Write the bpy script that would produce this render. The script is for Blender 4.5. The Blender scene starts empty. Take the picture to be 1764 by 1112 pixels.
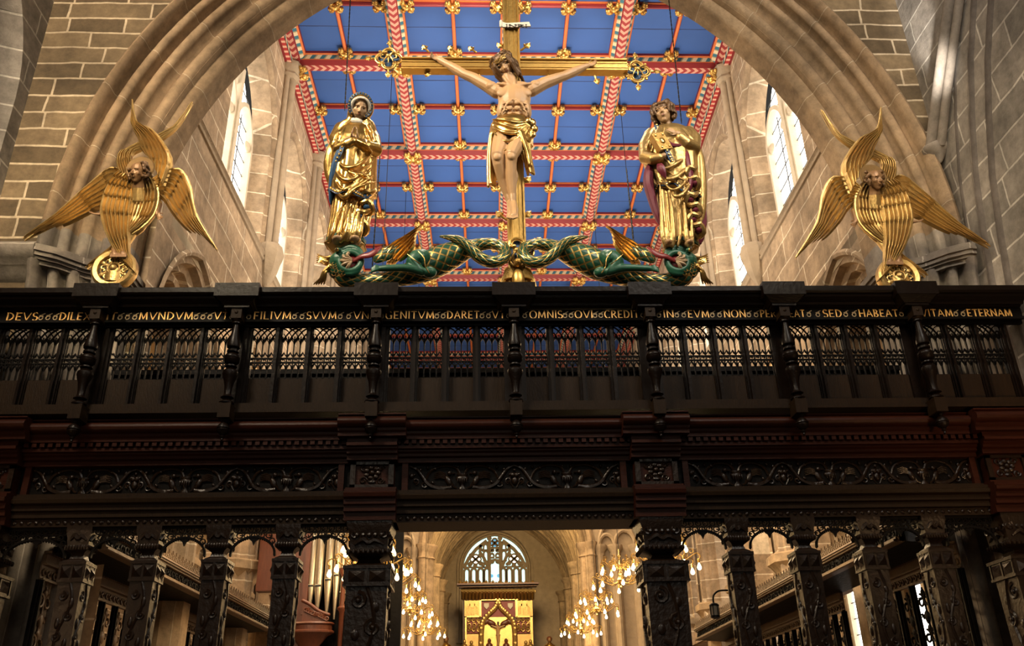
import bpy, bmesh, math, random
from mathutils import Vector as V, Matrix, Euler, noise
random.seed(7)
PI = math.pi
S = bpy.context.scene
COL = S.collection

# ---------------------------------------------------------------- camera
F = 1505.8
CAM = V((0, 0, 1.6))
def cam_rot(p=.4454, y=.0439, r=-.0232):
    cp, sp, cy, sy, cr, sr = math.cos(p), math.sin(p), math.cos(y), math.sin(y), math.cos(r), math.sin(r)
    return (Matrix(((cy, sy, 0), (-sy, cy, 0), (0, 0, 1))) @ Matrix(((1, 0, 0), (0, cp, -sp), (0, sp, cp)))
            @ Matrix(((1, 0, 0), (0, 0, -1), (0, 1, 0))) @ Matrix(((cr, -sr, 0), (sr, cr, 0), (0, 0, 1))))
R = cam_rot()
cd = bpy.data.cameras.new('camera'); cam = bpy.data.objects.new('camera', cd); COL.objects.link(cam)
cam.matrix_world = Matrix.Translation(CAM) @ R.to_4x4()
cd.sensor_width = 36; cd.lens = F / 1764 * 36; cd.clip_end = 300
S.camera = cam
def at(px, py, Y):                      # the point of the place seen at a pixel, at depth Y
    r = R @ V((px - 882, 556 - py, -F)); return CAM + r * (Y / r.y)
def atx(px, py, X):
    r = R @ V((px - 882, 556 - py, -F)); return CAM + r * (X / r.x)
def zc(py, Y): return at(890, py, Y).z

# ---------------------------------------------------------------- world, lights, exposure
S.view_settings.view_transform = 'Standard'; S.view_settings.look = 'None'
S.view_settings.exposure = 0.0; S.view_settings.gamma = 1; S.view_settings.use_curve_mapping = False
w = bpy.data.worlds.new('world'); S.world = w; w.use_nodes = True
w.node_tree.nodes['Background'].inputs[0].default_value = (1.0, .9, .78, 1)
w.node_tree.nodes['Background'].inputs[1].default_value = .05
S.cycles.max_bounces = 6; S.cycles.diffuse_bounces = 3; S.cycles.glossy_bounces = 3
S.cycles.use_denoising = True
S.cycles.sample_clamp_indirect = 4; S.cycles.caustics_reflective = False; S.cycles.caustics_refractive = False
def area(name, loc, to, size, power, col=(1, .86, .66), size_y=None, spread=PI):
    l = bpy.data.lights.new(name, 'AREA'); l.energy = power; l.color = col; l.size = size; l.spread = spread
    if size_y: l.shape = 'RECTANGLE'; l.size_y = size_y
    o = bpy.data.objects.new(name, l); COL.objects.link(o); o.location = loc
    o.rotation_euler = (V(to) - V(loc)).to_track_quat('-Z', 'Y').to_euler(); return o
area('arch_fill_left', (-6.0, 2.0, 14.5), (-5, 11, 9.5), 1.6, 720, (1, .82, .60), spread=2.2)  # unseen area light added to brighten the left side of the arch
area('arch_fill_right', (5.0, 1.0, 15.0), (6, 11, 10), 2.5, 400, (1, .9, .78), spread=2.0)  # its added counterpart for the right side, also out of view
area('rood_lamp_a', (-6.0, 4.5, 13.0), (.3, 9.8, 8.8), .6, 100, (1, .84, .58), spread=1.0)
area('rood_lamp_b', (6.3, 4.0, 11.5), (.9, 9.8, 9.0), .6, 45, (1, .9, .72), spread=1.0)
area('angel_lamp_left', (-4.2, 3.5, 9.5), (-4.6, 9.9, 8.3), .5, 34, (1, .82, .5), spread=.9)
area('angel_lamp_right', (4.6, 3.5, 9.0), (5.5, 9.9, 8.3), .5, 20, (1, .82, .5), spread=.9)
area('aisle_lamp_front', (6.2, 5.5, 3.0), (6.4, 10, 5.0), .4, 17, (1, .60, .28), spread=1.3)
area('aisle_lamp_front', (-6.2, 5.8, 2.8), (-5.6, 11, 3.6), .4, 6, (1, .62, .32), spread=1.3)
area('under_loft_fill', (-4.7, 10.72, 4.7), (-5.7, 11.0, 3.0), .3, 9, (1, .82, .56))  # small light added out of sight behind the beam to lift the left jamb
area('nave_soft_fill', (0, -13, 10), (0, 10, 7.5), 8, 420, (1, .90, .74), 7)  # large soft fill added behind the camera for reflections on the gilding
for x_ in (-3.3, 3.9): area('under_loft_fill', (x_, 12.5, 4.85), (x_ * 1.5, 13.5, 2), .8, 55, (1, .76, .46), spread=2.8)  # added pair hidden beyond the loft, brightening stall cornices and jambs
area('ceiling_fill_a', (.9, 16.0, 6.5), (.9, 19.0, 17), 5, 540, (1, .89, .74), 3.0, 1.9)  # added light, hidden by the parapet, to brighten the blue ceiling
area('ceiling_fill_b', (1.0, 22.5, 6.9), (1.0, 24, 17), 5, 500, (1, .89, .74), 4.0, 2.6)  # second added ceiling light, hidden farther along the choir
area('choir_wall_fill', (.6, 12.4, 16.3), (.9, 19, 8.5), 3, 950, (1, .83, .62), 1.5, 2.9)  # added behind the arch crown, in place of daylight on the choir walls
area('choir_lamp', (.9, 30.0, 13.0), (.9, 30, 0), 5, 1500, (1, .70, .36), 6.0)
area('sanctuary_fill', (1.1, 35.2, 10.3), (1.2, 46, 8.2), 2.0, 400, (1, .72, .34), spread=2.8)  # fill added above the line of sight to brighten the far sanctuary
area('aisle_lamp_left', (-7.6, 17, 8.5), (-6.5, 17, 0), 2, 700, (1, .66, .34), 12)
area('aisle_lamp_right', (9.2, 18, 8.5), (8.0, 18, 0), 2, 900, (1, .66, .34), 14)

# ---------------------------------------------------------------- materials
sl = bpy.data.lights.new('wall_streak_spot', 'SPOT'); sl.energy = 5000; sl.color = (1, .95, .88); sl.spot_size = .22; sl.spot_blend = 1; sl.shadow_soft_size = .1  # spot added to throw a bright streak up the right wall
so = bpy.data.objects.new('wall_streak_spot', sl); COL.objects.link(so); so.location = (5.6, 8.6, 6.9); so.rotation_euler = (atx(1592, 60, 6.95) - V(so.location)).to_track_quat('-Z', 'Y').to_euler()
def nodes(m): return m.node_tree.nodes, m.node_tree.links
def new_mat(name):
    m = bpy.data.materials.new(name); m.use_nodes = True
    return m, m.node_tree.nodes, m.node_tree.links, m.node_tree.nodes['Principled BSDF']
def rgba(c): return (c[0], c[1], c[2], 1)
def srgb(r, g, b):
    f = lambda u: (u / 255 / 12.92) if u / 255 <= .04045 else ((u / 255 + .055) / 1.055) ** 2.4
    return (f(r), f(g), f(b))
def math_n(N, L, op, a, b=None):
    n = N.new('ShaderNodeMath'); n.operation = op
    for i, x in enumerate((a, b)):
        if x is None: continue
        if hasattr(x, 'is_linked') or hasattr(x, 'links'): L.new(x, n.inputs[i])
        else: n.inputs[i].default_value = x
    return n.outputs[0]
def mix_n(N, L, fac, a, b):
    n = N.new('ShaderNodeMix'); n.data_type = 'RGBA'
    for k, x in ((0, fac), (6, a), (7, b)):
        if hasattr(x, 'links'): L.new(x, n.inputs[k])
        else: n.inputs[k].default_value = x if k == 0 else rgba(x)
    return n.outputs[2]
def mat(name, col, rough=.6, metal=0, var=.25, scale=6, bump=.15, bscale=None, spec=.5, stretch=None):
    m, N, L, P = new_mat(name)
    tc = N.new('ShaderNodeTexCoord'); src = tc.outputs['Object']
    if stretch:
        mp = N.new('ShaderNodeMapping'); mp.inputs['Scale'].default_value = stretch; L.new(src, mp.inputs[0]); src = mp.outputs[0]
    nz = N.new('ShaderNodeTexNoise'); nz.inputs['Scale'].default_value = scale; nz.inputs['Detail'].default_value = 5; L.new(src, nz.inputs[0])
    L.new(mix_n(N, L, nz.outputs[0], [c * (1 - var) for c in col], [min(1, c * (1 + var)) for c in col]), P.inputs['Base Color'])
    P.inputs['Roughness'].default_value = rough; P.inputs['Metallic'].default_value = metal; P.inputs['Specular IOR Level'].default_value = spec
    if bump:
        n2 = N.new('ShaderNodeTexNoise'); n2.inputs['Scale'].default_value = bscale or scale * 3; n2.inputs['Detail'].default_value = 4; L.new(src, n2.inputs[0])
        b = N.new('ShaderNodeBump'); b.inputs['Strength'].default_value = bump; b.inputs['Distance'].default_value = .03; L.new(n2.outputs[0], b.inputs['Height']); L.new(b.outputs[0], P.inputs['Normal'])
    return m
def emit(name, col, k):
    m, N, L, P = new_mat(name); P.inputs['Base Color'].default_value = rgba(col)
    P.inputs['Emission Color'].default_value = rgba(col); P.inputs['Emission Strength'].default_value = k; return m
def stone(name, mode, c1, c2, mortar, bw=.85, bh=.42, ms=.018, rough=.85):
    m, N, L, P = new_mat(name)
    tc = N.new('ShaderNodeTexCoord'); src = tc.outputs['UV' if mode == 'uv' else 'Object']
    sx = N.new('ShaderNodeSeparateXYZ'); L.new(src, sx.inputs[0])
    cb = N.new('ShaderNodeCombineXYZ')
    a, b = {'xz': (0, 2), 'yz': (1, 2), 'uv': (0, 1)}[mode]
    L.new(sx.outputs[a], cb.inputs[0]); L.new(sx.outputs[b], cb.inputs[1])
    nd = N.new('ShaderNodeTexNoise'); nd.inputs['Scale'].default_value = 1.3; nd.inputs['Detail'].default_value = 3; L.new(cb.outputs[0], nd.inputs[0])
    sub = N.new('ShaderNodeVectorMath'); sub.operation = 'MULTIPLY_ADD'; L.new(nd.outputs[1], sub.inputs[0]); sub.inputs[1].default_value = (.12, .10, 0); L.new(cb.outputs[0], sub.inputs[2])
    br = N.new('ShaderNodeTexBrick'); L.new(sub.outputs[0], br.inputs[0])
    br.inputs['Color1'].default_value = rgba(c1); br.inputs['Color2'].default_value = rgba(c2); br.inputs['Mortar'].default_value = rgba(mortar)
    br.inputs['Scale'].default_value = 1; br.inputs['Mortar Size'].default_value = ms; br.inputs['Mortar Smooth'].default_value = .3; br.inputs['Bias'].default_value = -.1
    br.inputs['Brick Width'].default_value = bw; br.inputs['Row Height'].default_value = bh; br.offset = .45; br.squash = 1.5; br.squash_frequency = 3
    n1 = N.new('ShaderNodeTexNoise'); n1.inputs['Scale'].default_value = 5; n1.inputs['Detail'].default_value = 8; n1.inputs['Roughness'].default_value = .7; L.new(tc.outputs['Object'], n1.inputs[0])
    n3 = N.new('ShaderNodeTexNoise'); n3.inputs['Scale'].default_value = .9; n3.inputs['Detail'].default_value = 2; L.new(tc.outputs['Object'], n3.inputs[0])
    mr = N.new('ShaderNodeMapRange'); L.new(n1.outputs[0], mr.inputs[0]); mr.inputs[1].default_value = .3; mr.inputs[2].default_value = .7; mr.inputs[3].default_value = .62; mr.inputs[4].default_value = 1.28
    mr3 = N.new('ShaderNodeMapRange'); L.new(n3.outputs[0], mr3.inputs[0]); mr3.inputs[1].default_value = .35; mr3.inputs[2].default_value = .65; mr3.inputs[3].default_value = .72; mr3.inputs[4].default_value = 1.2
    mm = math_n(N, L, 'MULTIPLY', mr.outputs[0], mr3.outputs[0])
    vm = N.new('ShaderNodeVectorMath'); vm.operation = 'SCALE'; L.new(br.outputs[0], vm.inputs[0]); L.new(mm, vm.inputs[3])
    L.new(vm.outputs[0], P.inputs['Base Color']); P.inputs['Roughness'].default_value = rough; P.inputs['Specular IOR Level'].default_value = .25
    h = math_n(N, L, 'ADD', math_n(N, L, 'MULTIPLY', br.outputs[1], -.6), math_n(N, L, 'MULTIPLY', n1.outputs[0], .9))
    bp = N.new('ShaderNodeBump'); bp.inputs['Strength'].default_value = .55; bp.inputs['Distance'].default_value = .03; L.new(h, bp.inputs['Height']); L.new(bp.outputs[0], P.inputs['Normal'])
    return m
def chevron(name, a, b, w, freq):          # v-shaped bands; u runs along the beam in metres, v across it from 0 to w
    m, N, L, P = new_mat(name)
    tc = N.new('ShaderNodeTexCoord'); sx = N.new('ShaderNodeSeparateXYZ'); L.new(tc.outputs['UV'], sx.inputs[0])
    d = math_n(N, L, 'ABSOLUTE', math_n(N, L, 'SUBTRACT', sx.outputs[1], w / 2))
    t = math_n(N, L, 'FRACT', math_n(N, L, 'MULTIPLY', math_n(N, L, 'ADD', sx.outputs[0], d), freq))
    L.new(mix_n(N, L, math_n(N, L, 'GREATER_THAN', t, .52), a, b), P.inputs['Base Color']); P.inputs['Roughness'].default_value = .6
    return m
def rope(name, a, b, c, freq, slope):      # slanting dashes
    m, N, L, P = new_mat(name)
    tc = N.new('ShaderNodeTexCoord'); sx = N.new('ShaderNodeSeparateXYZ'); L.new(tc.outputs['UV'], sx.inputs[0])
    t = math_n(N, L, 'FRACT', math_n(N, L, 'MULTIPLY', math_n(N, L, 'ADD', sx.outputs[0], math_n(N, L, 'MULTIPLY', sx.outputs[1], slope)), freq))
    c1 = mix_n(N, L, math_n(N, L, 'GREATER_THAN', t, .45), a, b)
    L.new(mix_n(N, L, math_n(N, L, 'GREATER_THAN', t, .86), c1, c), P.inputs['Base Color']); P.inputs['Roughness'].default_value = .6
    return m
def scales(name, a, b, fu, fv):            # rounded scales edged with gilding
    m, N, L, P = new_mat(name)
    tc = N.new('ShaderNodeTexCoord'); sx = N.new('ShaderNodeSeparateXYZ'); L.new(tc.outputs['UV'], sx.inputs[0])
    u = math_n(N, L, 'MULTIPLY', sx.outputs[0], fu); v = math_n(N, L, 'MULTIPLY', sx.outputs[1], fv)
    p = math_n(N, L, 'FRACT', math_n(N, L, 'ADD', u, v)); q = math_n(N, L, 'FRACT', math_n(N, L, 'SUBTRACT', u, v))
    mn = math_n(N, L, 'MINIMUM', p, q)
    g = math_n(N, L, 'LESS_THAN', mn, .2)
    L.new(mix_n(N, L, g, a, b), P.inputs['Base Color']); L.new(g, P.inputs['Metallic']); P.inputs['Roughness'].default_value = .36
    bp = N.new('ShaderNodeBump'); bp.inputs['Strength'].default_value = .7; bp.inputs['Distance'].default_value = .02; L.new(mn, bp.inputs['Height']); L.new(bp.outputs[0], P.inputs['Normal'])
    return m
def boards(name, col, dark, pitch):        # painted planks with thin seams
    m, N, L, P = new_mat(name)
    tc = N.new('ShaderNodeTexCoord'); sx = N.new('ShaderNodeSeparateXYZ'); L.new(tc.outputs['Object'], sx.inputs[0])
    nz = N.new('ShaderNodeTexNoise'); nz.inputs['Scale'].default_value = .8; nz.inputs['Detail'].default_value = 4; L.new(tc.outputs['Object'], nz.inputs[0])
    n2 = N.new('ShaderNodeTexNoise'); n2.inputs['Scale'].default_value = .6; L.new(tc.outputs['Object'], n2.inputs[0])
    y = math_n(N, L, 'ADD', sx.outputs[1], math_n(N, L, 'MULTIPLY', n2.outputs[0], .03))
    t = math_n(N, L, 'FRACT', math_n(N, L, 'DIVIDE', y, pitch))
    g = math_n(N, L, 'LESS_THAN', t, math_n(N, L, 'MULTIPLY', nz.outputs[0], .045))
    c = mix_n(N, L, nz.outputs[0], [k * .82 for k in col], [k * 1.15 for k in col])
    L.new(mix_n(N, L, g, c, dark), P.inputs['Base Color']); P.inputs['Roughness'].default_value = .7
    return m

M = {}
ms = (.42, .34, .25)
M['stone_x'] = stone('warm_sandstone_ashlar', 'xz', (.095, .066, .036), (.21, .148, .082), (.46, .36, .24), .85, .31, .020)
M['stone_y'] = stone('choir_sandstone_ashlar', 'yz', (.30, .215, .135), (.43, .315, .205), (.66, .55, .40), 1.15, .52, .016)
M['stone_n'] = stone('nave_grey_sandstone', 'yz', (.20, .175, .145), (.29, .25, .205), (.48, .43, .36), .95, .46, .018)
M['stone_u'] = stone('arch_voussoir_sandstone', 'uv', (.27, .182, .105), (.385, .27, .16), (.47, .37, .25), .62, 30, .007)
M['stone_p'] = stone('pier_sandstone_drums', 'uv', (.30, .215, .13), (.42, .29, .165), (.5, .39, .25), 60, .62, .010)
M['stone_g'] = stone('grey_pier_sandstone', 'uv', (.21, .175, .14), (.28, .235, .185), (.45, .39, .32), 60, .62, .012)
M['stone_k'] = stone('dark_grey_pier_stone', 'uv', (.12, .10, .085), (.17, .145, .12), (.34, .30, .25), 60, .62, .012)
M['stone_d'] = mat('plain_sandstone', (.33, .25, .165), .9, 0, .35, 4, .5, 14)
M['stone_w'] = mat('pale_window_stone', (.55, .47, .35), .9, 0, .25, 4, .3, 14)
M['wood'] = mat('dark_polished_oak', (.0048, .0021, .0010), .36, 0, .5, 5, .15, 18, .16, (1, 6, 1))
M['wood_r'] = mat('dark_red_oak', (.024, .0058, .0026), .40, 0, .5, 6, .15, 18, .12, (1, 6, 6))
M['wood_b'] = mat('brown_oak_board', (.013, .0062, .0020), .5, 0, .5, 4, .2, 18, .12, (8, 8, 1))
M['wood_c'] = mat('carved_dark_oak', (.010, .0043, .0016), .34, 0, .5, 7, .25, 22, .28)
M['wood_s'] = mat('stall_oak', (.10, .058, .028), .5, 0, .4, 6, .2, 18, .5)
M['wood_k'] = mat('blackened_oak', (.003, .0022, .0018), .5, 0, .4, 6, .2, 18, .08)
M['organ'] = mat('organ_mahogany', (.11, .030, .013), .4, 0, .4, 4, .1, 10, .5, (6, 6, 1))
M['pipe'] = mat('organ_pipe_tin', (.58, .50, .38), .32, .85, .15, 3, .03)
M['gold'] = mat('burnished_gilding', (.66, .41, .13), .30, 1, .22, 5, .14, 16)
M['gold_d'] = mat('worn_gilding', (.50, .33, .125), .43, .9, .30, 7, .22, 30)
M['gold_o'] = mat('deep_gold_leaf', (.62, .38, .11), .40, .95, .22, 6, .14, 20)
M['gold_m'] = mat('matt_gilding', (.15, .085, .028), .65, .6, .25, 7, .2, 30)
M['gilt_text'] = mat('gilt_lettering', (.95, .52, .16), .42, .35, .12, 10, 0)
M['gilt_dim'] = mat('tarnished_lettering', (.42, .30, .16), .5, .3, .12, 10, 0)
M['flesh'] = mat('carved_limewood_flesh', (.44, .26, .125), .45, 0, .22, 5, .08, 18)
M['flesh_w'] = mat('painted_pale_flesh', (.42, .26, .135), .5, 0, .15, 6, .06, 18)
M['flesh_b'] = mat('bronzed_face', (.22, .115, .05), .45, .25, .2, 6, .06, 18)
M['hair'] = mat('gilded_brown_hair', (.11, .055, .02), .42, .25, .45, 9, .3, 40)
M['eye'] = mat('painted_eye', (.02, .012, .008), .3, 0, .1)
M['lip'] = mat('painted_lip', (.25, .09, .05), .5, 0, .1)
M['white'] = mat('painted_white_linen', (.66, .60, .50), .6, 0, .1, 6, .1)
M['cream'] = mat('aged_cream_paint', (.36, .25, .14), .5, 0, .2, 6, .1)
M['blue_c'] = mat('painted_blue_lining', (.015, .06, .14), .5, 0, .25, 6, .1)
M['crimson'] = mat('crimson_lining', (.13, .010, .028), .45, 0, .25, 6, .1)
M['green'] = mat('painted_dragon_green', (.012, .085, .045), .4, 0, .3, 6, .1)
M['red_t'] = mat('dragon_tongue_red', (.17, .012, .012), .4, 0, .2, 6, .1)
M['scale'] = scales('green_scales_edged_gold', (.010, .062, .030), (.60, .38, .11), 7.5, 4.5)
M['iron'] = mat('black_iron', (.012, .012, .012), .5, .6, .2, 8, .05)
M['blue'] = boards('blue_ceiling_boards', (.028, .088, .30), (.004, .010, .05), .95)
M['ceil_red'] = mat('ceiling_red_moulding', (.20, .012, .014), .55, 0, .2, 3, 0)
M['ceil_org'] = mat('ceiling_orange_moulding', (.55, .135, .03), .55, 0, .2, 3, 0)
M['chev'] = chevron('red_white_chevrons', (.27, .020, .020), (.54, .27, .19), .20, 5.2)
M['rope'] = rope('teal_cream_dashes', (.60, .48, .30), (.03, .13, .17), (.30, .26, .14), 4.0, .6)
M['dent'] = rope('red_dentil_dashes', (.40, .03, .03), (.70, .40, .28), (.40, .03, .03), 6.0, 0)
M['day'] = emit('daylit_pale_glass', (1, .97, .90), 4.0)
M['glass'] = emit('daylit_leaded_glass', (.58, .86, .86), 1.15)
M['glass_b'] = emit('daylit_blue_glass', (.10, .42, .75), .9)
M['bulb'] = emit('glowing_filament_bulb', (1, .76, .40), 14)
M['brass_d'] = mat('dark_brass', (.30, .18, .05), .4, 1, .2, 6, .05)
M['brass'] = mat('polished_brass', (.85, .58, .20), .25, 1, .15, 6, .05)
M['lead'] = mat('window_lead', (.06, .06, .06), .6, .3, .1)
M['crim_p'] = mat('crimson_painted_panel', (.22, .018, .015), .5, 0, .25, 6, .1)
M['ink'] = mat('black_ink', (.01, .008, .006), .6, 0, .1, 6, 0)
M['floor'] = mat('stone_paving', (.16, .12, .09), .7, 0, .3, 3, .2)
M['plaster'] = mat('warm_plaster', (.45, .36, .24), .9, 0, .15, 2, .1)
# ---------------------------------------------------------------- mesh builder
class MB:
    def __init__(s): s.v = []; s.f = []; s.uv = []; s.mi = []; s.m = 0
    def add(s, vs, fs, uvs=None):
        o = len(s.v); s.v += [V(p) for p in vs]
        for k, f in enumerate(fs):
            s.f.append([o + i for i in f]); s.uv.append(uvs[k] if uvs else None); s.mi.append(s.m)
        return s
    def box(s, x0, x1, y0, y1, z0, z1):
        return s.add([(x, y, z) for z in (z0, z1) for y in (y0, y1) for x in (x0, x1)],
                     [(0, 2, 3, 1), (4, 5, 7, 6), (0, 1, 5, 4), (2, 6, 7, 3), (0, 4, 6, 2), (1, 3, 7, 5)])
    def frus(s, c0, w0, d0, z0, c1, w1, d1, z1):        # tapered square block
        p = [(c0[0] + sx * w0, c0[1] + sy * d0, z0) for sy in (-1, 1) for sx in (-1, 1)] + [(c1[0] + sx * w1, c1[1] + sy * d1, z1) for sy in (-1, 1) for sx in (-1, 1)]
        return s.add(p, [(0, 2, 3, 1), (4, 5, 7, 6), (0, 1, 5, 4), (2, 6, 7, 3), (0, 4, 6, 2), (1, 3, 7, 5)])
    def loft(s, rings, closed=True, cap=True, flip=False, uvr=None, loop=False):
        n = len(rings[0]); vs = [p for r in rings for p in r]; fs = []; uvs = []
        us = [0]
        for a, b in zip(rings, rings[1:] + ([rings[0]] if loop else [])):
            us.append(us[-1] + (sum((V(b[i]) - V(a[i])).length for i in range(n)) / n))
        vv = [0]
        r0 = rings[len(rings) // 2]
        for i in range(n): vv.append(vv[-1] + (V(r0[(i + 1) % n]) - V(r0[i])).length)
        m = len(rings) if loop else len(rings) - 1
        for j in range(m):
            j2 = (j + 1) % len(rings)
            for i in range(n if closed else n - 1):
                i2 = (i + 1) % n
                f = (j * n + i, j * n + i2, j2 * n + i2, j2 * n + i); u = [(us[j], vv[i]), (us[j], vv[i + 1]), (us[j + 1], vv[i + 1]), (us[j + 1], vv[i])]
                if uvr: u = [(a, b * uvr / vv[-1]) for a, b in u]
                if flip: f = f[::-1]; u = u[::-1]
                fs.append(f); uvs.append(u)
        if cap and closed and not loop:
            a = list(range(n)); b = [(len(rings) - 1) * n + i for i in range(n)]
            fs += [a if flip else a[::-1], b[::-1] if flip else b]; uvs += [[(0, 0)] * n] * 2
        return s.add(vs, fs, uvs)
    def tube(s, pts, r, n=8, closed=False, cap=True, flat=1, up=None, uvr=None, ends=False):
        pts = [V(p) for p in pts]; k = len(pts); rr = r if isinstance(r, (list, tuple)) else [r] * k
        if len(rr) != k: m_ = len(rr) - 1; rr = [lerp(rr[min(int(i * m_ / (k - 1)), m_ - 1)], rr[min(int(i * m_ / (k - 1)), m_ - 1) + 1], i * m_ / (k - 1) - min(int(i * m_ / (k - 1)), m_ - 1)) for i in range(k)]
        if ends and not closed:
            t0 = (pts[0] - pts[1]).normalized(); t1 = (pts[-1] - pts[-2]).normalized()
            pre = [(pts[0] + t0 * rr[0] * math.sin(a), rr[0] * math.cos(a)) for a in (1.45, 1.0, .5)]
            post = [(pts[-1] + t1 * rr[-1] * math.sin(a), rr[-1] * math.cos(a)) for a in (.5, 1.0, 1.45)]
            pts = [p for p, _ in pre] + pts + [p for p, _ in post]; rr = [q for _, q in pre] + list(rr) + [q for _, q in post]; k = len(pts)
        rings = []; nrm = None
        for i in range(k):
            t = (pts[(i + 1) % k] - pts[i - 1]) if closed else (pts[min(i + 1, k - 1)] - pts[max(i - 1, 0)])
            if t.length < 1e-9: t = V((0, 0, 1))
            t.normalize()
            if nrm is None:
                nrm = V(up) if up else (V((0, 0, 1)) if abs(t.z) < .9 else V((0, -1, 0)))
            nrm = nrm - t * nrm.dot(t)
            if nrm.length < 1e-6: nrm = t.orthogonal()
            nrm.normalize(); b = t.cross(nrm)
            rings.append([pts[i] + (nrm * math.cos(2 * PI * q / n) + b * math.sin(2 * PI * q / n) * flat) * rr[i] for q in range(n)])
        return s.loft(rings, True, cap, uvr=uvr, loop=closed)
    def bar(s, p, q, w, d, up=(0, -1, 0)):              # rectangular bar: w across, d along up
        p, q = V(p), V(q); t = (q - p).normalized(); u = V(up); u = (u - t * u.dot(t)).normalized(); b = t.cross(u)
        r = lambda c: [c + b * (w / 2) * x + u * (d / 2) * y for x, y in ((-1, -1), (1, -1), (1, 1), (-1, 1))]
        return s.loft([r(p), r(q)])
    def strip(s, pts, w, d, up=(0, -1, 0), closed=False):
        pts = [V(p) for p in pts]; k = len(pts); u = V(up); rings = []
        for i in range(k):
            t = (pts[(i + 1) % k] - pts[i - 1]) if closed else (pts[min(i + 1, k - 1)] - pts[max(i - 1, 0)])
            b = t.cross(u).normalized(); ww = w[i] if isinstance(w, (list, tuple)) else w
            rings.append([pts[i] + b * (ww / 2) * x + u * (d / 2) * y for x, y in ((-1, -1), (1, -1), (1, 1), (-1, 1))])
        return s.loft(rings, loop=closed)
    def lathe(s, prof, n=16, o=(0, 0, 0), rot=None, sx=1, sy=1):
        o = V(o); rings = []
        for r, z in prof:
            ring = []
            for q in range(n):
                a = 2 * PI * q / n; p = V((r * math.cos(a) * sx, r * math.sin(a) * sy, z))
                ring.append(o + (rot @ p if rot else p))
            rings.append(ring)
        return s.loft(rings)
    def ell(s, c, rx, ry, rz, rot=None, nu=12, nv=8):
        c = V(c); rings = []
        for j in range(nv + 1):
            t = -PI / 2 + PI * (j + (.12 if j == 0 else -.12 if j == nv else 0)) / nv; ring = []
            for q in range(nu):
                a = 2 * PI * q / nu; p = V((rx * math.cos(t) * math.cos(a), ry * math.cos(t) * math.sin(a), rz * math.sin(t)))
                ring.append(c + (rot @ p if rot else p))
            rings.append(ring)
        return s.loft(rings)
    def prism(s, poly, depth, o=(0, 0, 0), u=(1, 0, 0), v=(0, 0, 1), nrm=(0, -1, 0)):
        o, u, v, nn = V(o), V(u), V(v), V(nrm)
        a = [o + u * x + v * y for x, y in poly]; b = [p + nn * depth for p in a]; n = len(a)
        return s.add(a + b, [list(range(n))[::-1], [n + i for i in range(n)]] + [(i, (i + 1) % n, n + (i + 1) % n, n + i) for i in range(n)])
    def quad(s, p, uv=None): return s.add(p, [(0, 1, 2, 3)], [uv] if uv else None)
    def mould(s, prof, x0, x1, yb):                      # straight moulding along x; prof = [(y,z)...] front faces; closed at y=yb
        pr = [(yb, prof[0][1])] + list(prof) + [(yb, prof[-1][1])]
        return s.loft([[(x, y, z) for y, z in pr] for x in (x0, x1)])
    def mesh(s, name, mats, shift=None, ang=38):
        me = bpy.data.meshes.new(name)
        me.from_pydata([(p - shift if shift else p) for p in s.v], [], s.f)
        for m in (mats if isinstance(mats, (list, tuple)) else [mats]): me.materials.append(M[m] if isinstance(m, str) else m)
        me.polygons.foreach_set('material_index', s.mi)
        if any(s.uv):
            ul = me.uv_layers.new(name='UVMap'); i = 0
            for f, u in zip(s.f, s.uv):
                for k in range(len(f)):
                    ul.data[i].uv = u[k] if u else (0, 0); i += 1
        me.update(); bm = bmesh.new(); bm.from_mesh(me); bmesh.ops.recalc_face_normals(bm, faces=bm.faces); bm.to_mesh(me); bm.free()
        me.polygons.foreach_set('use_smooth', [True] * len(me.polygons)); me.set_sharp_from_angle(angle=math.radians(ang))
        return me
    def build(s, name, mats, parent=None, world=True, ang=38):
        sh = None
        if parent is not None and world:
            sh = V(parent.location)
            if parent.parent is not None: sh = sh + V(parent.parent.location)
        o = bpy.data.objects.new(name, s.mesh(name, mats, sh, ang)); COL.objects.link(o)
        if parent is not None: o.parent = parent
        return o
def tag(o, label=None, cat=None, group=None, kind=None):
    if label: o['label'] = label
    if cat: o['category'] = cat
    if group: o['group'] = group
    if kind: o['kind'] = kind
    return o
def thing(name, loc, label, cat, group=None, kind=None, rz=0):
    o = bpy.data.objects.new(name, None); COL.objects.link(o); o.location = V(loc); o.rotation_euler = (0, 0, rz); o.empty_display_size = .1
    return tag(o, label, cat, group, kind)
def struct(name, mb, mats, label, cat='architecture', ang=38):
    return tag(mb.build(name, mats, ang=ang), label, cat, None, 'structure')
def dup(root, loc=None, label=None, rz=None, name=None):
    def cp(o, par):
        c = o.copy(); COL.objects.link(c); c.parent = par
        for ch in list(o.children): cp(ch, c)
        return c
    r = cp(root, None)
    if loc is not None: r.location = V(loc)
    if rz is not None: r.rotation_euler = (0, 0, rz)
    if label: r['label'] = label
    return r
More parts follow.
